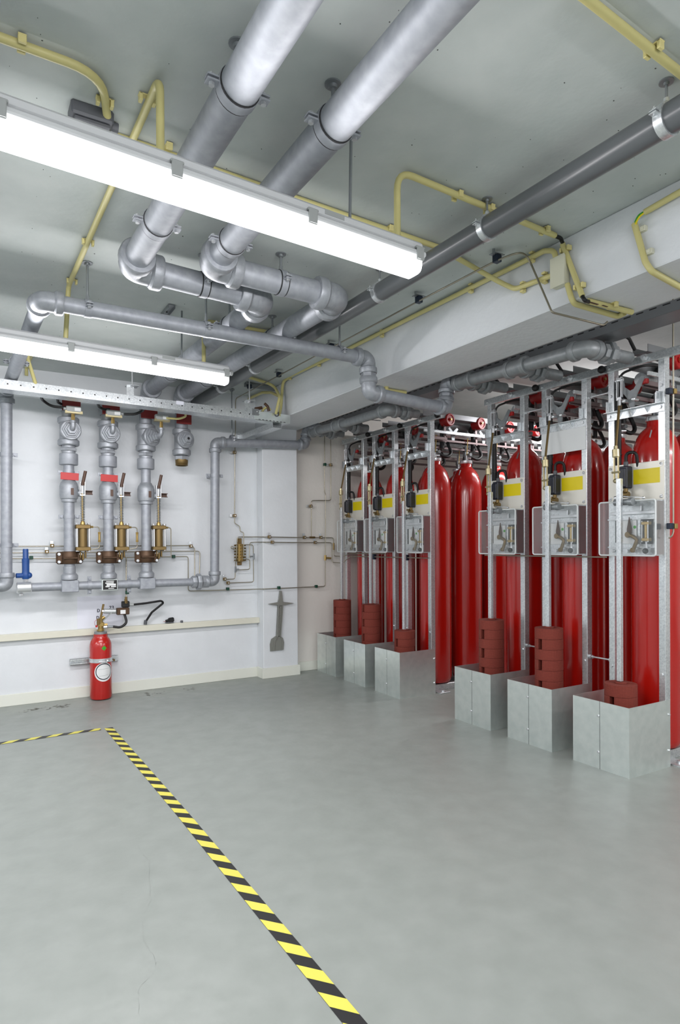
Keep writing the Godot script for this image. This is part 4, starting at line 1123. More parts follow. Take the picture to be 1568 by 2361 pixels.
func rail_and_tray() -> void:
	# perforated trunking hung in front of the valve columns
	var z0 := -4.45
	var y0 := 2.139
	var x0 := -0.6
	var x1 := 2.195
	var t := thing("cable_rail", "galvanised perforated cable rail hung across the top of the valve wall", "rail", Vector3(0.8, y0, z0))
	var tilt := Basis(Vector3(0, 0, 1), -0.0155)
	var mid := Vector3((x0 + x1) / 2, y0 + 0.015, z0)
	var L := x1 - x0
	var fl := func(g: G, c: Vector3, s: Vector3) -> void: g.box(mid + tilt * (c - mid), s, 0.0, tilt)
	var g := G.new()
	# front flange, pierced by a row of round holes: strips between square windows lined to octagons
	var n := 38
	var pitch := L / n
	var hw := 0.0052
	fl.call(g, Vector3(mid.x, mid.y + 0.019, z0), Vector3(L, 0.022, 0.0015))
	fl.call(g, Vector3(mid.x, mid.y - 0.0155, z0), Vector3(L, 0.029, 0.0015))
	for i in n:
		fl.call(g, Vector3(x0 + pitch * i, mid.y + 0.0035, z0), Vector3(pitch - hw * 1.6, 0.0092, 0.0015))
	part("front_flange", g, M.galv, t)
	g = G.new()
	fl.call(g, Vector3(mid.x, mid.y - 0.03, z0 - 0.06), Vector3(L, 0.0015, 0.12))
	fl.call(g, Vector3(mid.x, mid.y, z0 - 0.12), Vector3(L, 0.06, 0.0015))
	part("trough", g, M.galv, t)
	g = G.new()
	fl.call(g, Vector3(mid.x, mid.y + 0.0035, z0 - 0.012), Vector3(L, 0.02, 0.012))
	part("shadow_strip", g, M.black, t)  # flat black strip behind the holes, standing in for shade inside the rail
	g = G.new()
	fl.call(g, Vector3(mid.x, mid.y + 0.0297, z0 - 0.006), Vector3(L, 0.0015, 0.012))
	part("top_lip", g, M.galv, t)
	var e := Vector3(x1 - 0.14, 0, z0 + 0.002)
	part("end_piece", G.new().box(Vector3(e.x + 0.0, 2.137, e.z), Vector3(0.30, 0.062, 0.0015), 0.0, tilt), M.sheet, t)
	for i in 8:
		part("slot", G.new().box(Vector3(e.x - 0.11 + i * 0.03, 2.109 - i * 0.0005, e.z + 0.0006), Vector3(0.016, 0.004, 0.001)), M.black, t)
	part("end_plate", G.new().prism([Vector2(-0.15, 0), Vector2(0.15, 0.0), Vector2(0.07, -0.085), Vector2(0.0, -0.10), Vector2(-0.09, -0.06)], 0.0015, Transform3D(Basis(Vector3(1, 0, 0), Vector3(0, 0, 1), Vector3(0, -1, 0)), Vector3(e.x, 2.103, z0 - 0.002))), M.sheet, t)
	part("joint_bracket", G.new().box(Vector3(1.912, 2.161, -4.447), Vector3(0.055, 0.05, 0.003), 0.001).box(Vector3(1.913, 2.144, -4.500), Vector3(0.06, 0.004, 0.12)), M.dull, t)
	part("joint_bolt", G.new().ball(Vector3(1.924, 2.165, -4.443), 0.007), M.zinc, t)
	part("joint_bracket", G.new().box(Vector3(1.011, 2.148, -4.447), Vector3(0.05, 0.034, 0.003), 0.001).box(Vector3(1.004, 2.133, -4.480), Vector3(0.05, 0.003, 0.07)), M.galv, t)
	part("white_label", G.new().box(Vector3(1.333, 2.166, -4.447), Vector3(0.055, 0.026, 0.001)), M.paper, t, "blank white sticker")
	part("grommet", G.new().band(Vector3(2.088, 2.162, -4.445), Vector3(0, 0, 1), 0.012, 0.02, 0.01, 16), M.boxgrey, t)
	for q in [[Vector3(1.015, 2.259, -4.500), 0.0], [Vector3(1.885, 2.251, -4.500), 0.0]]:
		var p: Vector3 = q[0]
		part("hanger_bracket", G.new().box(p + Vector3(0, 0, -0.01), Vector3(0.08, 0.003, 0.08), 0.0).box(p + Vector3(-0.012, -0.04, -0.01), Vector3(0.05, 0.08, 0.003)), M.galv, t)
		part("hanger_rod", G.new().cyl(p + Vector3(0, -0.012, 0), Vector3(p.x, CEIL, p.z), 0.0055, 10).cyl(p + Vector3(0, 0.001, 0), p + Vector3(0, 0.01, 0), 0.011, 6).cyl(p + Vector3(0, -0.012, 0), p + Vector3(0, -0.003, 0), 0.011, 6), M.zinc, t)
	# rail on the ceiling that carries the second rod
	var ra := Vector3(1.936, 2.430, -4.700)
	var rb := Vector3(2.198, 2.430, -4.728)
	single("ceiling_channel", G.new().box((ra + rb) / 2, Vector3(rb.x - ra.x, 0.03, 0.035), 0.002).box((ra + rb) / 2 + Vector3(0, -0.016, 0), Vector3(rb.x - ra.x, 0.003, 0.016)), M.rod, "dark mounting channel on the ceiling above the rail end", "channel", (ra + rb) / 2)
	# cable ends poking out of the rail
	t = thing("cable_end", "cut cable ends with black tape poking out of the rail near the beam", "cable", Vector3(2.003, 2.214, -4.500))
	part("shadow_strip", G.new().tube(fil([Vector3(1.989, 2.179, -4.500), Vector3(2.007, 2.207, -4.500), Vector3(2.036, 2.224, -4.500), Vector3(2.062, 2.200, -4.500)], 0.03, 6), 0.009, 10), M.cream, t)
	part("tape_wrap", G.new().tube([Vector3(2.006, 2.245, -4.490), Vector3(2.032, 2.225, -4.490), Vector3(2.042, 2.189, -4.490)], 0.011, 8).tube([Vector3(1.931, 2.196, -4.500), Vector3(1.989, 2.212, -4.500)], 0.012, 8), M.brown, t)
	# Z-shaped galvanised arms under the beam at the wall
	t = thing("wall_arm", "galvanised channel arm from the wall carrying the rail end, beside the pillar", "bracket", Vector3(2.08, 2.08, BACK))
	part("channel_arm", G.new().box(Vector3(2.062, 2.082, -4.80), Vector3(0.003, 0.046, 0.67)).box(Vector3(2.10, 2.061, -4.80), Vector3(0.078, 0.003, 0.67)).box(Vector3(2.138, 2.082, -4.80), Vector3(0.003, 0.046, 0.67)), M.galv, t)
	part("arm_plate", G.new().box(Vector3(2.10, 2.08, BACK + 0.003), Vector3(0.13, 0.10, 0.006), 0.001), M.galv, t)
	# slotted tray under the beam over the racks
	t = thing("cable_tray", "dark galvanised slotted cable tray running under the beam above the racks", "tray", Vector3(2.66, 2.12, -2.5))
	var ty := 2.192
	var tx := 2.74
	g = G.new().box(Vector3(tx, ty + 0.022, -1.9), Vector3(0.0015, 0.05, 6.4)).box(Vector3(tx + 0.075, ty - 0.003, -1.9), Vector3(0.15, 0.0015, 6.4)).box(Vector3(tx + 0.15, ty + 0.022, -1.9), Vector3(0.0015, 0.05, 6.4))
	part("trough", g, M.tray, t)
	g = G.new()
	for i in 60:
		g.box(Vector3(tx - 0.0012, ty + 0.038, -5.0 + i * 0.066), Vector3(0.001, 0.005, 0.036))
	part("slots", g, M.black, t).set_meta("kind", "stuff")
	part("crossing_bar", G.new().box(Vector3(tx + 0.06, ty - 0.012, -2.76), Vector3(0.20, 0.008, 0.03)), M.tray, t)
	single("tray_wire", G.new().tube(fil([Vector3(2.72, 2.19, -4.35), Vector3(2.76, 2.178, -4.35), Vector3(2.98, 2.178, -4.33)], 0.02), 0.004, 8), M.rod, "thin steel wire crossing under the cable tray by the pillar", "wire", Vector3(2.72, 2.19, -4.35))
	var cb := conduit("cream_conduit", "cream conduit under the beam behind the crossing pipe, ending at the tray", [Vector3(2.232, 2.158, -3.375), Vector3(2.530, 2.158, -3.378)], 0.0105)
	saddle(cb, Vector3(2.356, 2.158, -3.369), Vector3.RIGHT, Vector3.DOWN)

const RACKS := ["first rack from the camera", "second rack from the camera", "third rack from the camera", "fourth rack, just past the gap", "fifth rack from the camera", "sixth rack, beside the pillar"]
const ROW_Z := [-2.087, -2.558, -3.029, -3.971, -4.442, -4.913]

func right_pipes() -> void:
	var X := Vector3.RIGHT
	var r := 0.036
	var t := thing("collector_pipe", "grey collector pipe over the three racks close to the camera", "pipe", Vector3(2.64, 2.14, -2.6), "grey collectors over the racks")
	var p := [Vector3(2.668, 2.180, -3.125) + Vector3(0.01, 0, 0.05), Vector3(2.660, 2.126, -2.949), Vector3(2.670, 2.135, -2.530), Vector3(2.680, 2.125, -2.082)]
	p[1].y = 2.152
	var q := [Vector3(2.620, 2.171, -4.960), Vector3(2.62, 2.132, ROW_Z[5] + 0.12), Vector3(2.62, 2.118, ROW_Z[4] + 0.04), Vector3(2.620, 2.113, -3.721)]
	for k in 2:
		if k == 1:
			t = thing("collector_pipe", "grey collector pipe over the three far racks by the pillar", "pipe", Vector3(2.62, 2.1, -4.4), "grey collectors over the racks")
			p = q
			r = 0.034
		part("pipe_run", G.new().cyl(p[0], p[1], r, 28), M.dull, t)
		part("pipe_run", G.new().cyl(p[1], p[2], r, 28), M.dull, t)
		part("pipe_run", G.new().cyl(p[2], p[3], r, 28), M.dull, t)
		for i in [1, 2]:
			part("tee", tee(p[i], Vector3(0, 0, 1), X, r), M.dull, t)
		part("elbow", elbow(p[3], p[2] - p[3], X, r), M.dull, t)
		for i in [1, 2, 3]:
			var c: Vector3 = p[i]
			part("union", union_(c + X * 0.16, X, r * 0.95), M.dull, t)
			part("branch_pipe", G.new().cyl(c + X * 0.05, c + X * (0.34 if k == 0 else 0.275), r * 0.9, 24), M.dull, t)

	var hs := thing("cable_hose", "black hose arching from the cable tray to the first rack from the camera", "hose", Vector3(2.800, 2.211, -2.026), "black hoses under the cable tray")
	part("hose_run", G.new().tube(fil([Vector3(2.770, 2.227, -2.039), Vector3(2.860, 2.223, -2.033), Vector3(2.950, 2.205, -2.034), Vector3(3.040, 2.169, -2.063)], 0.08, 6), 0.009, 10), M.black, hs)
	copy(hs, Vector3(0, 0, -0.471), "black hose arching from the cable tray to the second rack from the camera")
	copy(hs, Vector3(0, 0, -0.942), "black hose arching from the cable tray to the third rack from the camera")

func bottles() -> void:
	var red := "tall red gas cylinder"
	var t := thing("gas_cylinder", "x", "cylinder", Vector3(3.26, 0, ROW_Z[0]), "red gas cylinders")
	var R := 0.125
	var T := t.transform
	part("cylinder_body", G.new().lathe([Vector2(0, 0.05), Vector2(0.085, 0.05), Vector2(0.11, 0.058), Vector2(0.121, 0.075), Vector2(R, 0.10), Vector2(R, 1.57), Vector2(0.1225, 1.625), Vector2(0.114, 1.675), Vector2(0.10, 1.72), Vector2(0.082, 1.753), Vector2(0.063, 1.772), Vector2(0.05, 1.783), Vector2(0.046, 1.792), Vector2(0.045, 1.818), Vector2(0, 1.818)], T, 48), M.red, t)
	part("neck_ring", G.new().lathe([Vector2(0, 1.816), Vector2(0.05, 1.816), Vector2(0.052, 1.82), Vector2(0.052, 1.838), Vector2(0.048, 1.842), Vector2(0, 1.842)], T, 26), M.zinc, t)
	var o := t.position
	part("valve", G.new().cyl(o + Vector3(0, 1.84, 0), o + Vector3(0, 1.9, 0), 0.016, 16).box(o + Vector3(0, 1.895, 0), Vector3(0.04, 0.044, 0.034), 0.006).cyl(o + Vector3(0, 1.885, 0), o + Vector3(-0.01, 1.885, 0.07), 0.014, 6).cyl(o + Vector3(0, 1.92, 0), o + Vector3(0, 1.97, 0), 0.010, 12), M.rod, t)
	part("pull_wire", G.new().cyl(o + Vector3(-0.03, 1.84, 0.04), o + Vector3(-0.022, 2.02, 0.045), 0.004, 8), M.brass, t)
	part("wire_stop", G.new().cyl(o + Vector3(-0.03, 1.842, 0.04), o + Vector3(-0.029, 1.88, 0.04), 0.009, 10).cyl(o + Vector3(-0.03, 1.858, 0.04), o + Vector3(0.0, 1.858, 0.06), 0.009, 10), M.zinc, t)
	part("hose", G.new().tube(fil([o + Vector3(0.02, 1.885, 0), o + Vector3(0.10, 1.85, 0.03), o + Vector3(0.16, 1.89, 0.02), o + Vector3(0.13, 2.05, -0.04)], 0.07, 7), 0.0135, 12), M.black, t)
	part("tag", G.new().box(o + Vector3(-0.10, 1.735, 0.035), Vector3(0.010, 0.045, 0.003), 0.001, Basis(Vector3(0, 0, 1), -0.4)), M.rod, t)
	var rows := RACKS
	var nth := ["front", "second", "third", "fourth"]
	var counts := [3, 3, 3, 4, 3, 2]
	for k in 6:
		for i in counts[k]:
			var lab: String = "%s, %s in the row behind the %s" % [red, nth[i], rows[k]]
			if k == 0 and i == 0:
				t.set_meta("label", lab)
				continue
			copy(t, Vector3(0.33 * i, 0, ROW_Z[k] - ROW_Z[0]), lab)
	# release heads: red drums on an arm over each cylinder
	var h := thing("release_drum", "x", "actuator", Vector3(3.36, 2.15, ROW_Z[0] + 0.05), "red release heads above the cylinders")
	o = h.position
	part("drum", G.new().lathe([Vector2(0, -0.055), Vector2(0.048, -0.055), Vector2(0.05, -0.05), Vector2(0.05, 0.02), Vector2(0.046, 0.026), Vector2(0.036, 0.026), Vector2(0.034, 0.020), Vector2(0.016, 0.020), Vector2(0.016, 0.026), Vector2(0, 0.026)], G.along(o, Vector3(0.1, 0, 1)), 30), M.redcast, h)
	part("hub", G.new().cyl(o + Vector3(0, 0, 0.02), o + Vector3(0.002, 0, 0.036), 0.009, 6), M.brass, h)
	part("bracket_arm", G.new().box(o + Vector3(-0.02, -0.10, -0.02), Vector3(0.02, 0.16, 0.006), 0.001, Basis(Vector3(0, 0, 1), 0.05)), M.pinkbar, h)
	part("yoke", G.new().prism([Vector2(-0.05, 0.05), Vector2(-0.02, 0.0), Vector2(-0.012, -0.06), Vector2(0.012, -0.06), Vector2(0.02, 0.0), Vector2(0.055, 0.05), Vector2(0.04, 0.06), Vector2(0.0, 0.025), Vector2(-0.036, 0.06)], 0.006, Transform3D(Basis(), o + Vector3(0.07, -0.11, -0.03))), M.rod, h)
	part("elbow_block", G.new().cyl(o + Vector3(0.0, 0.0, -0.05), o + Vector3(0.0, -0.06, -0.10), 0.03, 14).cyl(o + Vector3(0.0, -0.05, -0.08), o + Vector3(0.0, -0.22, -0.08), 0.018, 12), M.darkgrey, h)
	for k in 6:
		for i in counts[k]:
			var lab: String = "red release drum above the %s cylinder behind the %s" % [nth[i], rows[k]]
			if k == 0 and i == 0:
				h.set_meta("label", lab)
				continue
			copy(h, Vector3(0.335 * i, 0, ROW_Z[k] - ROW_Z[0]), lab)
	# per row: header pipe, lever bar, floor rail
	var hd: Node3D = null
	for k in 6:
		var lab: String = "grey header pipe and bars over the cylinders behind the %s" % rows[k]
		if hd == null:
			var z: float = ROW_Z[0]
			hd = thing("row_header", lab, "pipe", Vector3(3.2, 2.1, z), "header pipes over the cylinder rows")
			part("header_channel", G.new().box(Vector3(4.09, 2.157, z + 0.0235), Vector3(2.0, 0.003, 0.088)).box(Vector3(4.09, 2.176, z - 0.02), Vector3(2.0, 0.04, 0.003)).box(Vector3(4.09, 2.176, z + 0.066), Vector3(2.0, 0.04, 0.003)), M.tray, hd)
			part("header_pipe", G.new().cyl(Vector3(3.2, 2.14, z - 0.09), Vector3(5.9, 2.14, z - 0.09), 0.034, 22), M.dull, hd)
			part("lower_pipe", G.new().cyl(Vector3(3.3, 2.08, z - 0.12), Vector3(5.9, 2.08, z - 0.12), 0.036, 22), M.galv, hd)
			part("lever_bar", G.new().box(Vector3(4.5, 2.045, z + 0.06), Vector3(2.8, 0.022, 0.012), 0.001), M.galv, hd)
			part("link_bar", G.new().box(Vector3(4.5, 1.985, z + 0.03), Vector3(2.8, 0.016, 0.01), 0.001), M.pinkbar, hd)
			part("link_bar", G.new().box(Vector3(4.5, 1.94, z - 0.04), Vector3(2.8, 0.02, 0.01), 0.001), M.pinkbar, hd)
		else:
			copy(hd, Vector3(0, 0, ROW_Z[k] - ROW_Z[0]), lab)
	var fr: Node3D = null
	for k in 6:
		var lab: String = "low galvanised floor rail under the cylinders behind the %s" % rows[k]
		if fr == null:
			fr = thing("floor_rail", lab, "rail", Vector3(3.2, 0, ROW_Z[0]), "floor rails under the cylinders")
			for s in [-1.0, 1.0]:
				part("rail", G.new().box(Vector3(4.5, 0.0245, ROW_Z[0] + s * 0.085), Vector3(2.75, 0.049, 0.035), 0.002), M.galv, fr)
			part("foot_plate", G.new().box(Vector3(3.19, 0.004, ROW_Z[0] + 0.14), Vector3(0.10, 0.008, 0.12), 0.001).cyl(Vector3(3.19, 0.008, ROW_Z[0] + 0.17), Vector3(3.19, 0.02, ROW_Z[0] + 0.17), 0.012, 6), M.galv, fr)
		else:
			copy(fr, Vector3(0, 0, ROW_Z[k] - ROW_Z[0]), lab)

func frames() -> void:
	var zc: float = ROW_Z[0]
	var X0 := 2.95
	var W := func(x: float, y: float, z: float) -> Vector3: return Vector3(X0 + x, y - 0.026 if y < 1.96 else 1.934 + (y - 1.96) * 0.868, zc + z)
	var where := RACKS
	var t := thing("counterweight_rack", "x", "frame", W.call(0.15, 0, 0), "galvanised release frames before the cylinder rows")
	# posts: open channels, face to the aisle
	for s in [-1.0, 1.0]:
		var g := G.new().box(W.call(0.132, 1.083, s * 0.1465), Vector3(0.003, 2.114, 0.035), 0.001)
		for e in [-1.0, 1.0]:
			g.box(W.call(0.152, 1.083, s * 0.1465 + e * 0.0165), Vector3(0.04, 2.114, 0.003), 0.001)
		var po := part("post", g, M.galv, t)
		g = G.new()
		for y in [1.58, 1.42, 1.99, 0.5]:
			g.cyl(W.call(0.131, y, s * 0.1465), W.call(0.124, y, s * 0.1465), 0.0085, 6, 0.001)
		part("post_bolts", g, M.zinc, po).set_meta("kind", "stuff")
	# top arm with its bolt and knob
	var arm := part("top_arm", G.new().box(W.call(0.118, 2.165, 0.0745), Vector3(0.022, 0.042, 0.493), 0.003), M.galv, t)
	part("arm_bolt", G.new().cyl(W.call(0.115, 2.168, 0.075), W.call(0.075, 2.168, 0.075), 0.011, 6).cyl(W.call(0.106, 2.168, 0.075), W.call(0.09, 2.168, 0.075), 0.019, 6, 0.002), M.zinc, arm)
	part("arm_pin", G.new().cyl(W.call(0.107, 2.165, -0.145), W.call(0.10, 2.165, -0.145), 0.009, 10), M.zinc, arm)
	part("knob", G.new().ball(W.call(0.092, 2.166, 0.292), 0.021, 16), M.black, arm, "black ball knob")
	# gusseted bracket
	var g := G.new().box(W.call(0.124, 1.872, 0.0), Vector3(0.003, 0.042, 0.335)).box(W.call(0.108, 1.892, 0.0), Vector3(0.034, 0.003, 0.335))
	for z in [-0.09, -0.01, 0.075]:
		g.prism([Vector2(0, 0), Vector2(-0.03, 0), Vector2(0, -0.034)], 0.003, Transform3D(Basis(Vector3(1, 0, 0), Vector3.UP, Vector3(0, 0, 1)), W.call(0.123, 1.891, z - 0.0015)))
		g.prism([Vector2(-0.022, 0), Vector2(0.022, 0), Vector2(0, -0.032)], 0.002, Transform3D(Basis(Vector3(0, 0, 1), Vector3.UP, Vector3(-1, 0, 0)), W.call(0.1225, 1.889, z)))
	g.box(W.call(0.115, 1.925, 0.137), Vector3(0.03, 0.06, 0.003)).box(W.call(0.127, 1.925, 0.13), Vector3(0.003, 0.06, 0.03)).box(W.call(0.115, 1.925, -0.155), Vector3(0.03, 0.06, 0.003))
	var br := part("gusset_bracket", g, M.galv, t)
	g = G.new()
	for z in [-0.15, 0.145]:
		g.cyl(W.call(0.123, 1.873, z), W.call(0.116, 1.873, z), 0.009, 6)
	part("bracket_bolt", g, M.zinc, br).set_meta("kind", "stuff")
	# yoke
	var ty := Transform3D(Basis(Vector3(0, 0, 1), Vector3.UP, Vector3(-1, 0, 0)), W.call(0.118, 1.945, -0.008))
	part("yoke", G.new().prism([Vector2(-0.014, -0.045), Vector2(0.014, -0.045), Vector2(0.02, -0.005), Vector2(0.03, 0.02), Vector2(0.075, 0.10), Vector2(0.055, 0.11), Vector2(0.012, 0.05), Vector2(-0.01, 0.045), Vector2(-0.042, 0.07), Vector2(-0.05, 0.11), Vector2(-0.066, 0.105), Vector2(-0.06, 0.05), Vector2(-0.028, 0.01), Vector2(-0.02, -0.005)], 0.008, ty), M.dull, t)
	part("pivot_bolts", G.new().cyl(W.call(0.12, 1.935, -0.035), W.call(0.085, 1.935, -0.035), 0.009, 8).cyl(W.call(0.12, 1.935, 0.02), W.call(0.085, 1.935, 0.02), 0.009, 8).ball(W.call(0.085, 1.935, -0.035), 0.012, 10).ball(W.call(0.085, 1.935, 0.02), 0.012, 10), M.zinc, t).set_meta("kind", "stuff")
	part("red_clip", G.new().box(W.call(0.128, 2.035, 0.05), Vector3(0.022, 0.026, 0.05), 0.003), M.redcast, t)
	part("lever_bar", G.new().box(W.call(0.26, 2.03, 0.055), Vector3(0.26, 0.024, 0.010), 0.001), M.pinkbar, t)
	# pull rod with fork, brass rod and turnbuckle
	g = G.new()
	for s in [-1.0, 1.0]:
		g.box(W.call(0.085, 2.015, -0.062 + s * 0.013), Vector3(0.018, 0.12, 0.005), 0.001)
	g.box(W.call(0.085, 1.952, -0.062), Vector3(0.018, 0.018, 0.031), 0.002).cyl(W.call(0.085, 1.95, -0.062), W.call(0.083, 1.915, -0.062), 0.010, 6).cyl(W.call(0.085, 2.065, -0.085), W.call(0.085, 2.065, -0.04), 0.008, 10).box(W.call(0.085, 2.074, -0.062), Vector3(0.018, 0.012, 0.031), 0.003)
	part("top_fork", g, M.zinc, t)
	part("pull_rod", G.new().cyl(W.call(0.083, 1.92, -0.062), W.call(0.012, 1.66, -0.035), 0.0068, 10), M.oldbrass, t)
	g = G.new().cyl(W.call(0.013, 1.69, -0.034), W.call(0.012, 1.672, -0.033), 0.011, 6).cyl(W.call(0.012, 1.672, -0.033), W.call(0.01, 1.63, -0.03), 0.019, 18, 0.002)
	for s in [-1.0, 1.0]:
		g.box(W.call(0.008, 1.57, -0.028 + s * 0.012), Vector3(0.01, 0.13, 0.006), 0.001)
	g.ball(W.call(0.008, 1.505, -0.028), 0.0165, 12, 0.8).cyl(W.call(0.003, 1.55, -0.05), W.call(0.003, 1.55, -0.005), 0.0055, 8)
	part("turnbuckle", g, M.palebrass, t)
	# hanging bar: channel
	g = G.new().box(W.call(-0.011, 0.99, 0), Vector3(0.003, 1.06, 0.025)).box(W.call(0.002, 0.99, -0.011), Vector3(0.024, 1.06, 0.003)).box(W.call(0.002, 0.99, 0.011), Vector3(0.024, 1.06, 0.003))
	g.v = G.new().v; g.n = G.new().n
	g.box(W.call(0.0, 0.985, -0.004), Vector3(0.022, 1.06, 0.026), 0.0015)
	part("hanging_bar", g, M.galv, t)
	# plate, yellow label, switch
	part("back_plate", G.new().box(W.call(0.128, 1.50, 0.0), Vector3(0.003, 0.205, 0.325), 0.001), M.plate, t)
	g = G.new()
	for y in [1.585, 1.415]:
		for z in [-0.147, 0.147]:
			g.ball(W.call(0.126, y, z), 0.009, 10, 0.8)
	part("plate_rivets", g, M.zinc, t).set_meta("kind", "stuff")
	part("yellow_label", G.new().box(W.call(0.1258, 1.528, 0.065), Vector3(0.0012, 0.078, 0.15), 0.0004), M.yellow, t, "blank yellow label")
	var sw := part("limit_switch", G.new().box(W.call(0.096, 1.528, -0.035), Vector3(0.05, 0.118, 0.05), 0.005).box(W.call(0.066, 1.525, -0.035), Vector3(0.014, 0.10, 0.045), 0.004), M.blueblack, t)
	part("switch_screws", G.new().ball(W.call(0.0595, 1.57, -0.052), 0.0035, 8).ball(W.call(0.0595, 1.48, -0.052), 0.0035, 8).box(W.call(0.062, 1.555, -0.057), Vector3(0.006, 0.016, 0.008)), M.zinc, sw).set_meta("kind", "stuff")
	part("switch_plunger", G.new().cyl(W.call(0.09, 1.47, -0.03), W.call(0.09, 1.44, -0.03), 0.012, 12).cyl(W.call(0.085, 1.435, -0.045), W.call(0.085, 1.435, -0.01), 0.016, 12).box(W.call(0.08, 1.45, -0.05), Vector3(0.02, 0.014, 0.03), 0.002), M.oldbrass, sw)
	part("switch_gland", G.new().cyl(W.call(0.1, 1.586, -0.035), W.call(0.1, 1.612, -0.035), 0.012, 10), M.boxgrey, sw)
	part("cable_sleeve", G.new().cyl(W.call(0.15, 1.35, -0.113), W.call(0.15, 2.09, -0.113), 0.0135, 14), M.black, t)
	part("cable_bend", G.new().tube(fil([W.call(0.15, 2.05, -0.113), W.call(0.155, 2.13, -0.105), W.call(0.20, 2.16, 0.0), W.call(0.30, 2.17, 0.02)], 0.07, 6), 0.0065, 10), M.black, t)
	part("cable_loop", G.new().tube(fil([W.call(0.1, 1.60, -0.035), W.call(0.1, 1.66, -0.035), W.call(0.115, 1.66, 0.015), W.call(0.135, 1.58, 0.012)], 0.04, 6), 0.0085, 10), M.black, t)
	part("cable_tie", G.new().cyl(W.call(0.15, 1.66, -0.113), W.call(0.15, 1.666, -0.113), 0.017, 12).cyl(W.call(0.15, 2.03, -0.113), W.call(0.15, 2.036, -0.113), 0.018, 12), M.black, t)
	# pivot under the plate
	part("pivot_shaft", G.new().cyl(W.call(0.03, 1.392, -0.055), W.call(0.03, 1.392, 0.05), 0.0165, 18, 0.002).cyl(W.call(0.03, 1.392, 0.03), W.call(0.03, 1.392, 0.055), 0.021, 18, 0.002).cyl(W.call(0.03, 1.392, -0.03), W.call(0.03, 1.392, -0.015), 0.022, 18, 0.002).box(W.call(0.075, 1.394, 0.0), Vector3(0.10, 0.02, 0.02), 0.002), M.rod, t)
	part("trip_arm", G.new().box(W.call(0.06, 1.418, 0.035), Vector3(0.014, 0.006, 0.11), 0.001, Basis(Vector3.RIGHT, 0.12)).ball(W.call(0.06, 1.411, 0.092), 0.008, 8).cyl(W.call(0.02, 1.415, -0.045), W.call(0.02, 1.415, -0.02), 0.012, 10), M.zinc, t)
	# clear housing with the latch mechanism
	var x0 := 0.05
	var x1 := 0.128
	var ya := 1.112
	var yb := 1.398
	var zh := 0.164
	var hs := part("clear_cover", G.new().box(W.call(x0, (ya + yb) / 2, 0), Vector3(0.003, yb - ya, zh * 2)).box(W.call((x0 + x1) / 2, yb, 0), Vector3(x1 - x0, 0.003, zh * 2)).box(W.call((x0 + x1) / 2, ya, 0), Vector3(x1 - x0, 0.003, zh * 2)).box(W.call((x0 + x1) / 2, (ya + yb) / 2, zh), Vector3(x1 - x0, yb - ya, 0.003)).box(W.call((x0 + x1) / 2, (ya + yb) / 2, -zh), Vector3(x1 - x0, yb - ya, 0.003)), M.acrylic, t, "clear plastic cover")
	var loop_ := fil([W.call(x0, (ya + yb) / 2, -zh), W.call(x0, yb, -zh), W.call(x0, yb, zh), W.call(x0, ya, zh), W.call(x0, ya, -zh), W.call(x0, (ya + yb) / 2, -zh)], 0.014, 5)
	part("cover_rim", G.new().tube(loop_, 0.0042, 8, false), M.acrylicrim, hs)
	part("side_plate", G.new().box(W.call(0.096, (ya + yb) / 2, zh - 0.004), Vector3(0.062, yb - ya - 0.012, 0.002)), M.smooth, t)
	part("mount_plate", G.new().box(W.call(0.126, (ya + yb) / 2, 0.0), Vector3(0.003, yb - ya, zh * 2 - 0.02)), M.galv, t)
	part("slide_bar", G.new().box(W.call(0.11, 1.338, 0.0), Vector3(0.004, 0.016, 0.27), 0.001).box(W.call(0.112, 1.36, 0.02), Vector3(0.006, 0.03, 0.05), 0.001).box(W.call(0.112, 1.305, 0.0), Vector3(0.004, 0.006, 0.31)).box(W.call(0.112, 1.155, 0.0), Vector3(0.004, 0.004, 0.31)), M.zinc, t)
	part("white_panel", G.new().box(W.call(0.117, 1.236, -0.04), Vector3(0.004, 0.126, 0.11), 0.001), M.whiteplate, t)
	part("panel_strip", G.new().box(W.call(0.117, 1.24, 0.03), Vector3(0.006, 0.14, 0.016), 0.001), M.galv, t)
	part("dark_panel", G.new().box(W.call(0.1175, 1.24, 0.072), Vector3(0.004, 0.135, 0.06), 0.001).box(W.call(0.118, 1.24, -0.105), Vector3(0.003, 0.12, 0.016)), M.darkgrey, t)
	var tl := Transform3D(Basis(Vector3(0, 0, 1), Vector3.UP, Vector3(-1, 0, 0)), W.call(0.105, 1.222, -0.018))
	part("pointer", G.new().prism([Vector2(0, 0.095), Vector2(-0.013, 0.03), Vector2(-0.012, 0.0), Vector2(0.012, 0.0), Vector2(0.014, 0.03)], 0.006, tl), M.brown, t)
	part("latch_arm", G.new().tube(fil([W.call(0.097, 1.222, -0.02), W.call(0.097, 1.212, 0.008), W.call(0.097, 1.196, 0.032), W.call(0.097, 1.15, 0.012), W.call(0.097, 1.14, 0.006)], 0.02, 5), 0.010, 10).cyl(W.call(0.105, 1.222, -0.022), W.call(0.088, 1.222, -0.022), 0.016, 16, 0.002).cyl(W.call(0.105, 1.14, 0.006), W.call(0.088, 1.14, 0.006), 0.013, 14, 0.002), M.oldbrass, t)
	part("green_dot", G.new().cyl(W.call(0.1145, 1.262, 0.006), W.call(0.1135, 1.262, 0.006), 0.0085, 14), M.greenmark, t)
	g = G.new().cyl(W.call(0.098, 1.195, 0.082), W.call(0.098, 1.28, 0.082), 0.010, 14)
	for y in [1.195, 1.28]:
		g.box(W.call(0.098, y, 0.082), Vector3(0.03, 0.018, 0.042), 0.003)
	var cy := part("pilot_cylinder", g, M.brass, t)
	g = G.new()
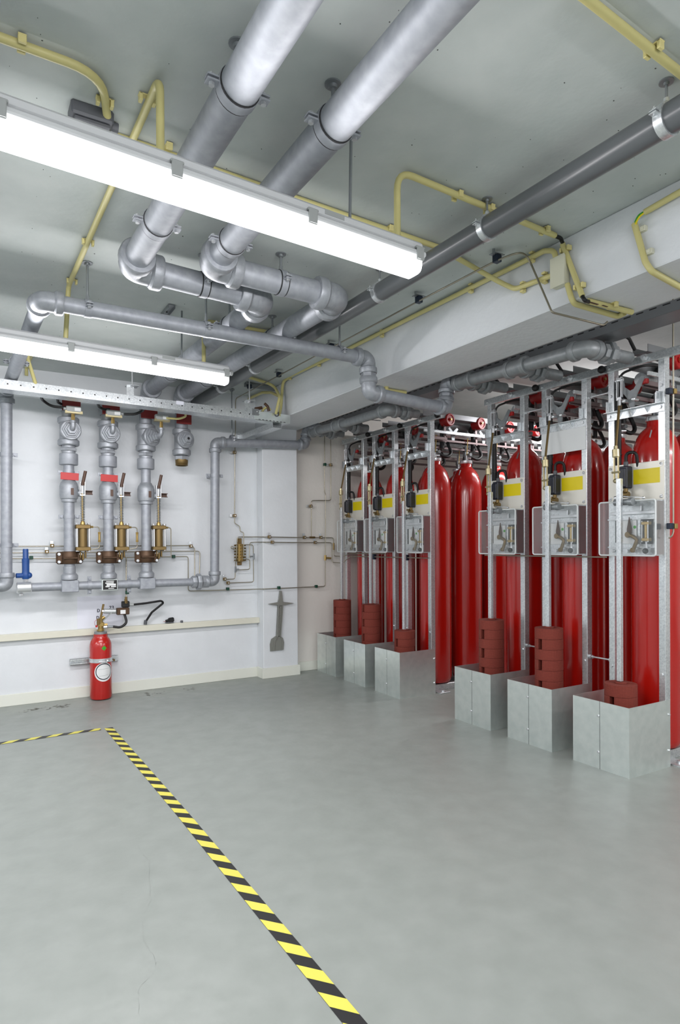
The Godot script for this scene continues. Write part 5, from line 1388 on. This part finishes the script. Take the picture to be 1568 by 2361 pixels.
	for s in [-1.0, 1.0]:
		g.cyl(W.call(0.086, 1.182, 0.082 + s * 0.017), W.call(0.086, 1.292, 0.082 + s * 0.017), 0.003, 8)
	part("tie_rods", g, M.zinc, cy).set_meta("kind", "stuff")
	part("plunger", G.new().cyl(W.call(0.098, 1.19, 0.082), W.call(0.098, 1.15, 0.082), 0.005, 8).cyl(W.call(0.098, 1.16, 0.082), W.call(0.098, 1.15, 0.082), 0.008, 6), M.zinc, cy)
	part("small_knob", G.new().ball(W.call(0.09, 1.136, 0.082), 0.015, 14), M.black, cy)
	g = G.new()
	for z in [-0.125, -0.035, 0.0]:
		g.cyl(W.call(0.12, 1.135, z), W.call(0.1, 1.135, z), 0.009, 12)
	part("cover_bolts", g, M.zinc, t).set_meta("kind", "stuff")
	for k in 6:
		var lab := "galvanised %s, with clear latch cover and yellow label" % where[k]
		if k == 0:
			t.set_meta("label", lab)
			continue
		var c := copy(t, Vector3(0, 0, ROW_Z[k] - zc), lab)
	# white panel on the second frame
	var zz: float = ROW_Z[1]
	single("blank_sheet", G.new().box(Vector3(3.077, 1.775, zz), Vector3(0.003, 0.165, 0.325), 0.001), M.whiteplate, "blank pale grey panel fixed across the upper part of the second rack", "panel", Vector3(3.077, 1.775, zz))
	# sheet bins
	W = func(x: float, y: float, z: float) -> Vector3: return Vector3(X0 + x, y, zc + z)
	var bn := thing("sheet_bin", "x", "bin", Vector3(X0, 0, zc), "galvanised weight bins on the floor")
	var bh := 0.3454
	var bx0 := -0.169
	var bx1 := 0.17
	g = G.new().box(W.call(bx0, bh / 2, -0.083), Vector3(0.002, bh, 0.163)).box(W.call(bx0, bh / 2, 0.0825), Vector3(0.002, bh, 0.163))
	part("front_panel", g, M.sheet, bn)
	part("side_panel", G.new().box(W.call(0.0, bh / 2, 0.164), Vector3(bx1 - bx0, bh, 0.002)), M.sheet, bn)
	part("side_panel", G.new().box(W.call(0.0, bh / 2, -0.164), Vector3(bx1 - bx0, bh, 0.002)), M.sheet, bn)
	part("back_panel", G.new().box(W.call(bx1 - 0.045, bh / 2 - 0.06, 0), Vector3(0.002, bh - 0.12, 0.326)), M.sheet, bn)
	part("bottom_panel", G.new().box(W.call(-0.02, 0.004, 0), Vector3(0.29, 0.002, 0.326)), M.sheet, bn)
	part("seam", G.new().box(W.call(bx0 - 0.0008, bh / 2, 0.0), Vector3(0.001, bh, 0.0018)), M.darkgrey, bn)
	g = G.new()
	for y in [0.085, 0.27]:
		g.cyl(W.call(bx0, y, -0.009), W.call(bx0 - 0.006, y, -0.009), 0.007, 6, 0.001)
		g.cyl(W.call(bx1 - 0.012, y, 0.165), W.call(bx1 - 0.012, y, 0.171), 0.007, 6, 0.001)
	part("rivet", g, M.zinc, bn).set_meta("kind", "stuff")
	for k in 6:
		var lab := "open galvanised sheet bin on the floor before the %s" % where[k]
		if k == 0:
			bn.set_meta("label", lab)
		else:
			copy(bn, Vector3(0, 0, ROW_Z[k] - zc), lab)
	# counterweight discs with a slot, stacked on each hanging bar
	var disc := func(with_slot: bool) -> G:
		var gg := G.new()
		var h := 0.0605
		var rad := 0.0805
		var pl := []
		var s0 := 0.5
		# slot opens towards the aisle's left; the bar passes through the middle
		var w := 0.0125
		var a0 := asin(w / rad)
		for i in 41:
			var a := a0 + (TAU - 2 * a0) * i / 40.0
			pl.append(Vector2(cos(a), sin(a)) * rad)
		var inner := asin(w / 0.0215)
		for i in 13:
			var a := TAU - inner - (TAU - 2 * inner) * i / 12.0
			pl.append(Vector2(cos(a), sin(a)) * 0.0215)
		var ang := 3.2 if with_slot else -0.9
		var tr := Transform3D(Basis(Vector3(0, 1, 0), ang) * Basis(Vector3(1, 0, 0), -PI / 2), Vector3(X0, 0, zc))
		gg.prism(pl, h - 0.0015, tr)
		return gg
	var tops := [0.420, 0.659, 0.661, 0.484, 0.650, 0.653]
	var ord := ["topmost", "second", "third", "fourth", "fifth", "sixth", "seventh"]
	var proto := {}
	for k in 6:
		var nd := int((tops[k] - 0.16) / 0.0605)
		nd = mini(nd, 7)
		for i in nd:
			var slot := i % 2 == (1 if k != 4 else 0)
			var y: float = tops[k] - 0.0605 * (i + 1)
			var lab := "%s red-brown weight disc from the top, on the %s" % [ord[i], where[k]]
			if not proto.has(slot):
				proto[slot] = single("weight_disc", disc.call(slot), M.disc, lab, "weight", Vector3(X0, 0, zc), "red-brown counterweight discs")
				proto[slot].position = Vector3(X0, y, zc)
			else:
				var c := copy(proto[slot], Vector3.ZERO, lab)
				c.position = Vector3(X0, y, ROW_Z[k])
		# collar that carries the stack
		single("disc_support", G.new().lathe([Vector2(0, -0.02), Vector2(0.05, -0.02), Vector2(0.05, -0.001), Vector2(0.0, -0.001)], Transform3D(Basis(), Vector3(X0, tops[k] - 0.0605 * nd, ROW_Z[k])), 20).cyl(Vector3(X0, tops[k] - 0.0605 * nd, ROW_Z[k]), Vector3(X0, tops[k] + 0.003, ROW_Z[k]), 0.0195, 12).cyl(Vector3(X0, tops[k], ROW_Z[k]), Vector3(X0, tops[k] + 0.006, ROW_Z[k]), 0.03, 16), M.disc, "red-brown collar and sleeve inside the discs of the %s" % where[k], "seat", Vector3(X0, tops[k], ROW_Z[k]), "seats of the weight stacks")
	# tie rods between neighbouring frames
	for q in [[0, 1, 0.50, "low"], [1, 2, 0.50, "low"], [0, 1, 1.99, "high"], [1, 2, 1.99, "high"], [3, 4, 1.93, "high"], [4, 5, 1.93, "high"]]:
		var za: float = ROW_Z[q[0]] - 0.166
		var zb: float = ROW_Z[q[1]] + 0.166
		var xa := 3.10
		single("tie_bar", G.new().cyl(Vector3(xa, q[2], za), Vector3(xa, q[2], zb), 0.005, 10).cyl(Vector3(xa, q[2], zb - 0.002), Vector3(xa, q[2], zb + 0.012), 0.012, 6).cyl(Vector3(xa, q[2], zb + 0.016), Vector3(xa, q[2], zb + 0.024), 0.010, 6).cyl(Vector3(xa, q[2], za), Vector3(xa, q[2], za - 0.01), 0.011, 6), M.zinc, "%s threaded tie bar between the %s and %s racks" % [q[3], ["first", "second", "third", "fourth", "fifth", "sixth"][q[0]], ["first", "second", "third", "fourth", "fifth", "sixth"][q[1]]], "bar", Vector3(xa, q[2], za), "tie bars between the frames")
	# control tubes along the racks
	var tt := thin("pilot_tube", "thin tube on dark blue clips along the posts of the three far racks", [Vector3(3.009, 0.983, -5.000), Vector3(3.065, 1.045, -4.95), Vector3(3.065, 1.045, -3.82)], 0.0045)
	for z in [ROW_Z[4] - 0.13, ROW_Z[3] - 0.13]:
		part("tube_clip", G.new().box(Vector3(3.07, 1.045, z), Vector3(0.03, 0.045, 0.035), 0.003), M.darkblue, tt)
		part("clip_front", G.new().box(Vector3(3.052, 1.045, z - 0.02), Vector3(0.016, 0.03, 0.02), 0.002), M.oldbrass, tt)
	tt = thin("pilot_tube", "thin tube just under the clear covers of the three far racks", [Vector3(3.018, 1.043, -5.000), Vector3(3.06, 1.07, -4.95), Vector3(3.06, 1.074, -4.40)], 0.0042)
	tt = thin("pilot_tube", "thin tube just under the clear covers of the first three racks", [Vector3(3.06, 1.074, -3.20), Vector3(3.06, 1.074, -2.25)], 0.0042)
	tt = thin("pilot_tube", "upright thin tube clipped to the first rack's post and hooked at its foot", [Vector3(3.094, 2.580, -1.885), Vector3(3.091, 1.210, -1.885), Vector3(3.080, 1.186, -1.885), Vector3(3.075, 1.175, -1.900)], 0.0042)
	for q in [Vector3(3.080, 1.917, -1.885), Vector3(3.084, 1.236, -1.885)]:
		part("tube_clip", G.new().box(q + Vector3(-0.012, 0, -0.006), Vector3(0.03, 0.03, 0.026), 0.003), M.darkblue, tt)
		part("clip_front", G.new().box(q + Vector3(0.012, 0, 0.004), Vector3(0.022, 0.026, 0.022), 0.002), M.brass, tt)

func floor_marks() -> void:
	# marking tape: two lengths meeting with a small step, and one across
	var strip := func(a: Vector3, b: Vector3, w: float, half: float, phase: float, slant: float, label: String) -> void:
		var d := (b - a).normalized()
		var side := d.cross(Vector3.UP) * -1.0
		var t := thing("hazard_tape", label, "tape", (a + b) / 2, "black and yellow floor tape")
		var L := (b - a).length()
		part("tape_strip", G.new().box((a + b) / 2, Vector3(w, 0.0008, L), 0.0, Basis(side, Vector3.UP, d)), M.tapeblack, t)
		var u := fposmod(phase, half * 2) - half * 4
		while u < L:
			# corners in order along the tape: right edge starts at u, left edge shifted by the slant
			var poly := PackedVector2Array([Vector2(-w / 2, u), Vector2(-w / 2, u + half), Vector2(w / 2, u + half + slant), Vector2(w / 2, u + slant)])
			for c in Geometry2D.intersect_polygons(poly, PackedVector2Array([Vector2(-w / 2, 0), Vector2(w / 2, 0), Vector2(w / 2, L), Vector2(-w / 2, L)])):
				var g := G.new()
				var q := []
				for e in c:
					q.append(a + side * e.x + d * e.y + Vector3(0, 0.0007, 0))
				for i in range(1, q.size() - 1):
					g.tri(q[0], q[i], q[i + 1], Vector3.UP, Vector3.UP, Vector3.UP)
				part("yellow_stripe", g, M.tapeyellow, t)
			u += half * 2
	strip.call(Vector3(0.782, 0.0006, -4.185), Vector3(0.8005, 0.0006, -2.575), 0.05, 0.055, 0.216, 0.046, "far length of black and yellow floor tape, starting near the small red bottle")
	strip.call(Vector3(0.7995, 0.001, -2.60), Vector3(0.8, 0.001, -0.95), 0.0505, 0.0615, 0.9305, 0.0605, "near length of black and yellow floor tape, running out at the picture's bottom edge")
	strip.call(Vector3(-0.082, 0.001, -4.194), Vector3(0.734, 0.001, -4.181), 0.045, 0.06, 0.02, 0.046, "black and yellow floor tape running parallel to the back wall")
	# crack and scuffs in the paint
	var fl := get_node("floor") as MeshInstance3D
	var rng := RandomNumberGenerator.new()
	rng.seed = 5
	var path := [Vector3(0.543, 0.000, -3.000), Vector3(0.593, 0.000, -2.807), Vector3(0.588, 0.000, -2.662), Vector3(0.585, 0.000, -2.551), Vector3(0.561, 0.000, -2.421), Vector3(0.579, 0.000, -2.345), Vector3(0.539, 0.000, -2.202), Vector3(0.519, 0.000, -2.088), Vector3(0.468, 0.000, -1.993), Vector3(0.444, 0.000, -1.881), Vector3(0.448, 0.000, -1.821), Vector3(0.449, 0.000, -1.765), Vector3(0.442, 0.000, -1.728), Vector3(0.387, 0.000, -1.682), Vector3(0.370, 0.000, -1.628), Vector3(0.358, 0.000, -1.550)]
	var pts := []
	for i in path.size() - 1:
		for j in 6:
			var p: Vector3 = path[i].lerp(path[i + 1], j / 6.0)
			pts.append(p + Vector3(rng.randf_range(-0.004, 0.004), 0, rng.randf_range(-0.003, 0.003)))
	var g := G.new()
	for i in pts.size() - 1:
		var e: Vector3 = (pts[i + 1] - pts[i]).cross(Vector3.UP).normalized() * rng.randf_range(0.0003, 0.0009)
		g.quad(pts[i] - e, pts[i] + e, pts[i + 1] + e, pts[i + 1] - e, Vector3.UP)
	mat("crack", Color(0.45, 0.47, 0.455), 0.8)
	mat("scuff", Color(0.40, 0.395, 0.36), 0.7)
	part("crack", g, M.crack, fl)
	g = G.new()
	for q in [[Vector3(0.467, 0.001, -4.932), 0.10, 26], [Vector3(0.609, 0.001, -4.928), 0.06, 20], [Vector3(1.236, 0.001, -4.972), 0.09, 16], [Vector3(1.564, 0.001, -4.976), 0.06, 6]]:
		for i in q[2]:
			var c: Vector3 = q[0] + Vector3(rng.randfn(0, 1) * q[1] * 0.6, rng.randf() * 0.0003, rng.randfn(0, 0.025))
			var rr := rng.randf_range(0.003, 0.012)
			var ring := []
			for k in 9:
				var a := TAU * k / 9.0
				ring.append(c + Vector3(cos(a) * rr * rng.randf_range(0.6, 1.9), 0, sin(a) * rr * rng.randf_range(0.3, 0.8)))
			for k in 9:
				g.tri(c, ring[k], ring[(k + 1) % 9], Vector3.UP, Vector3.UP, Vector3.UP)
	var sc := part("scuffs", g, M.scuff, fl)
	sc.set_meta("kind", "stuff")
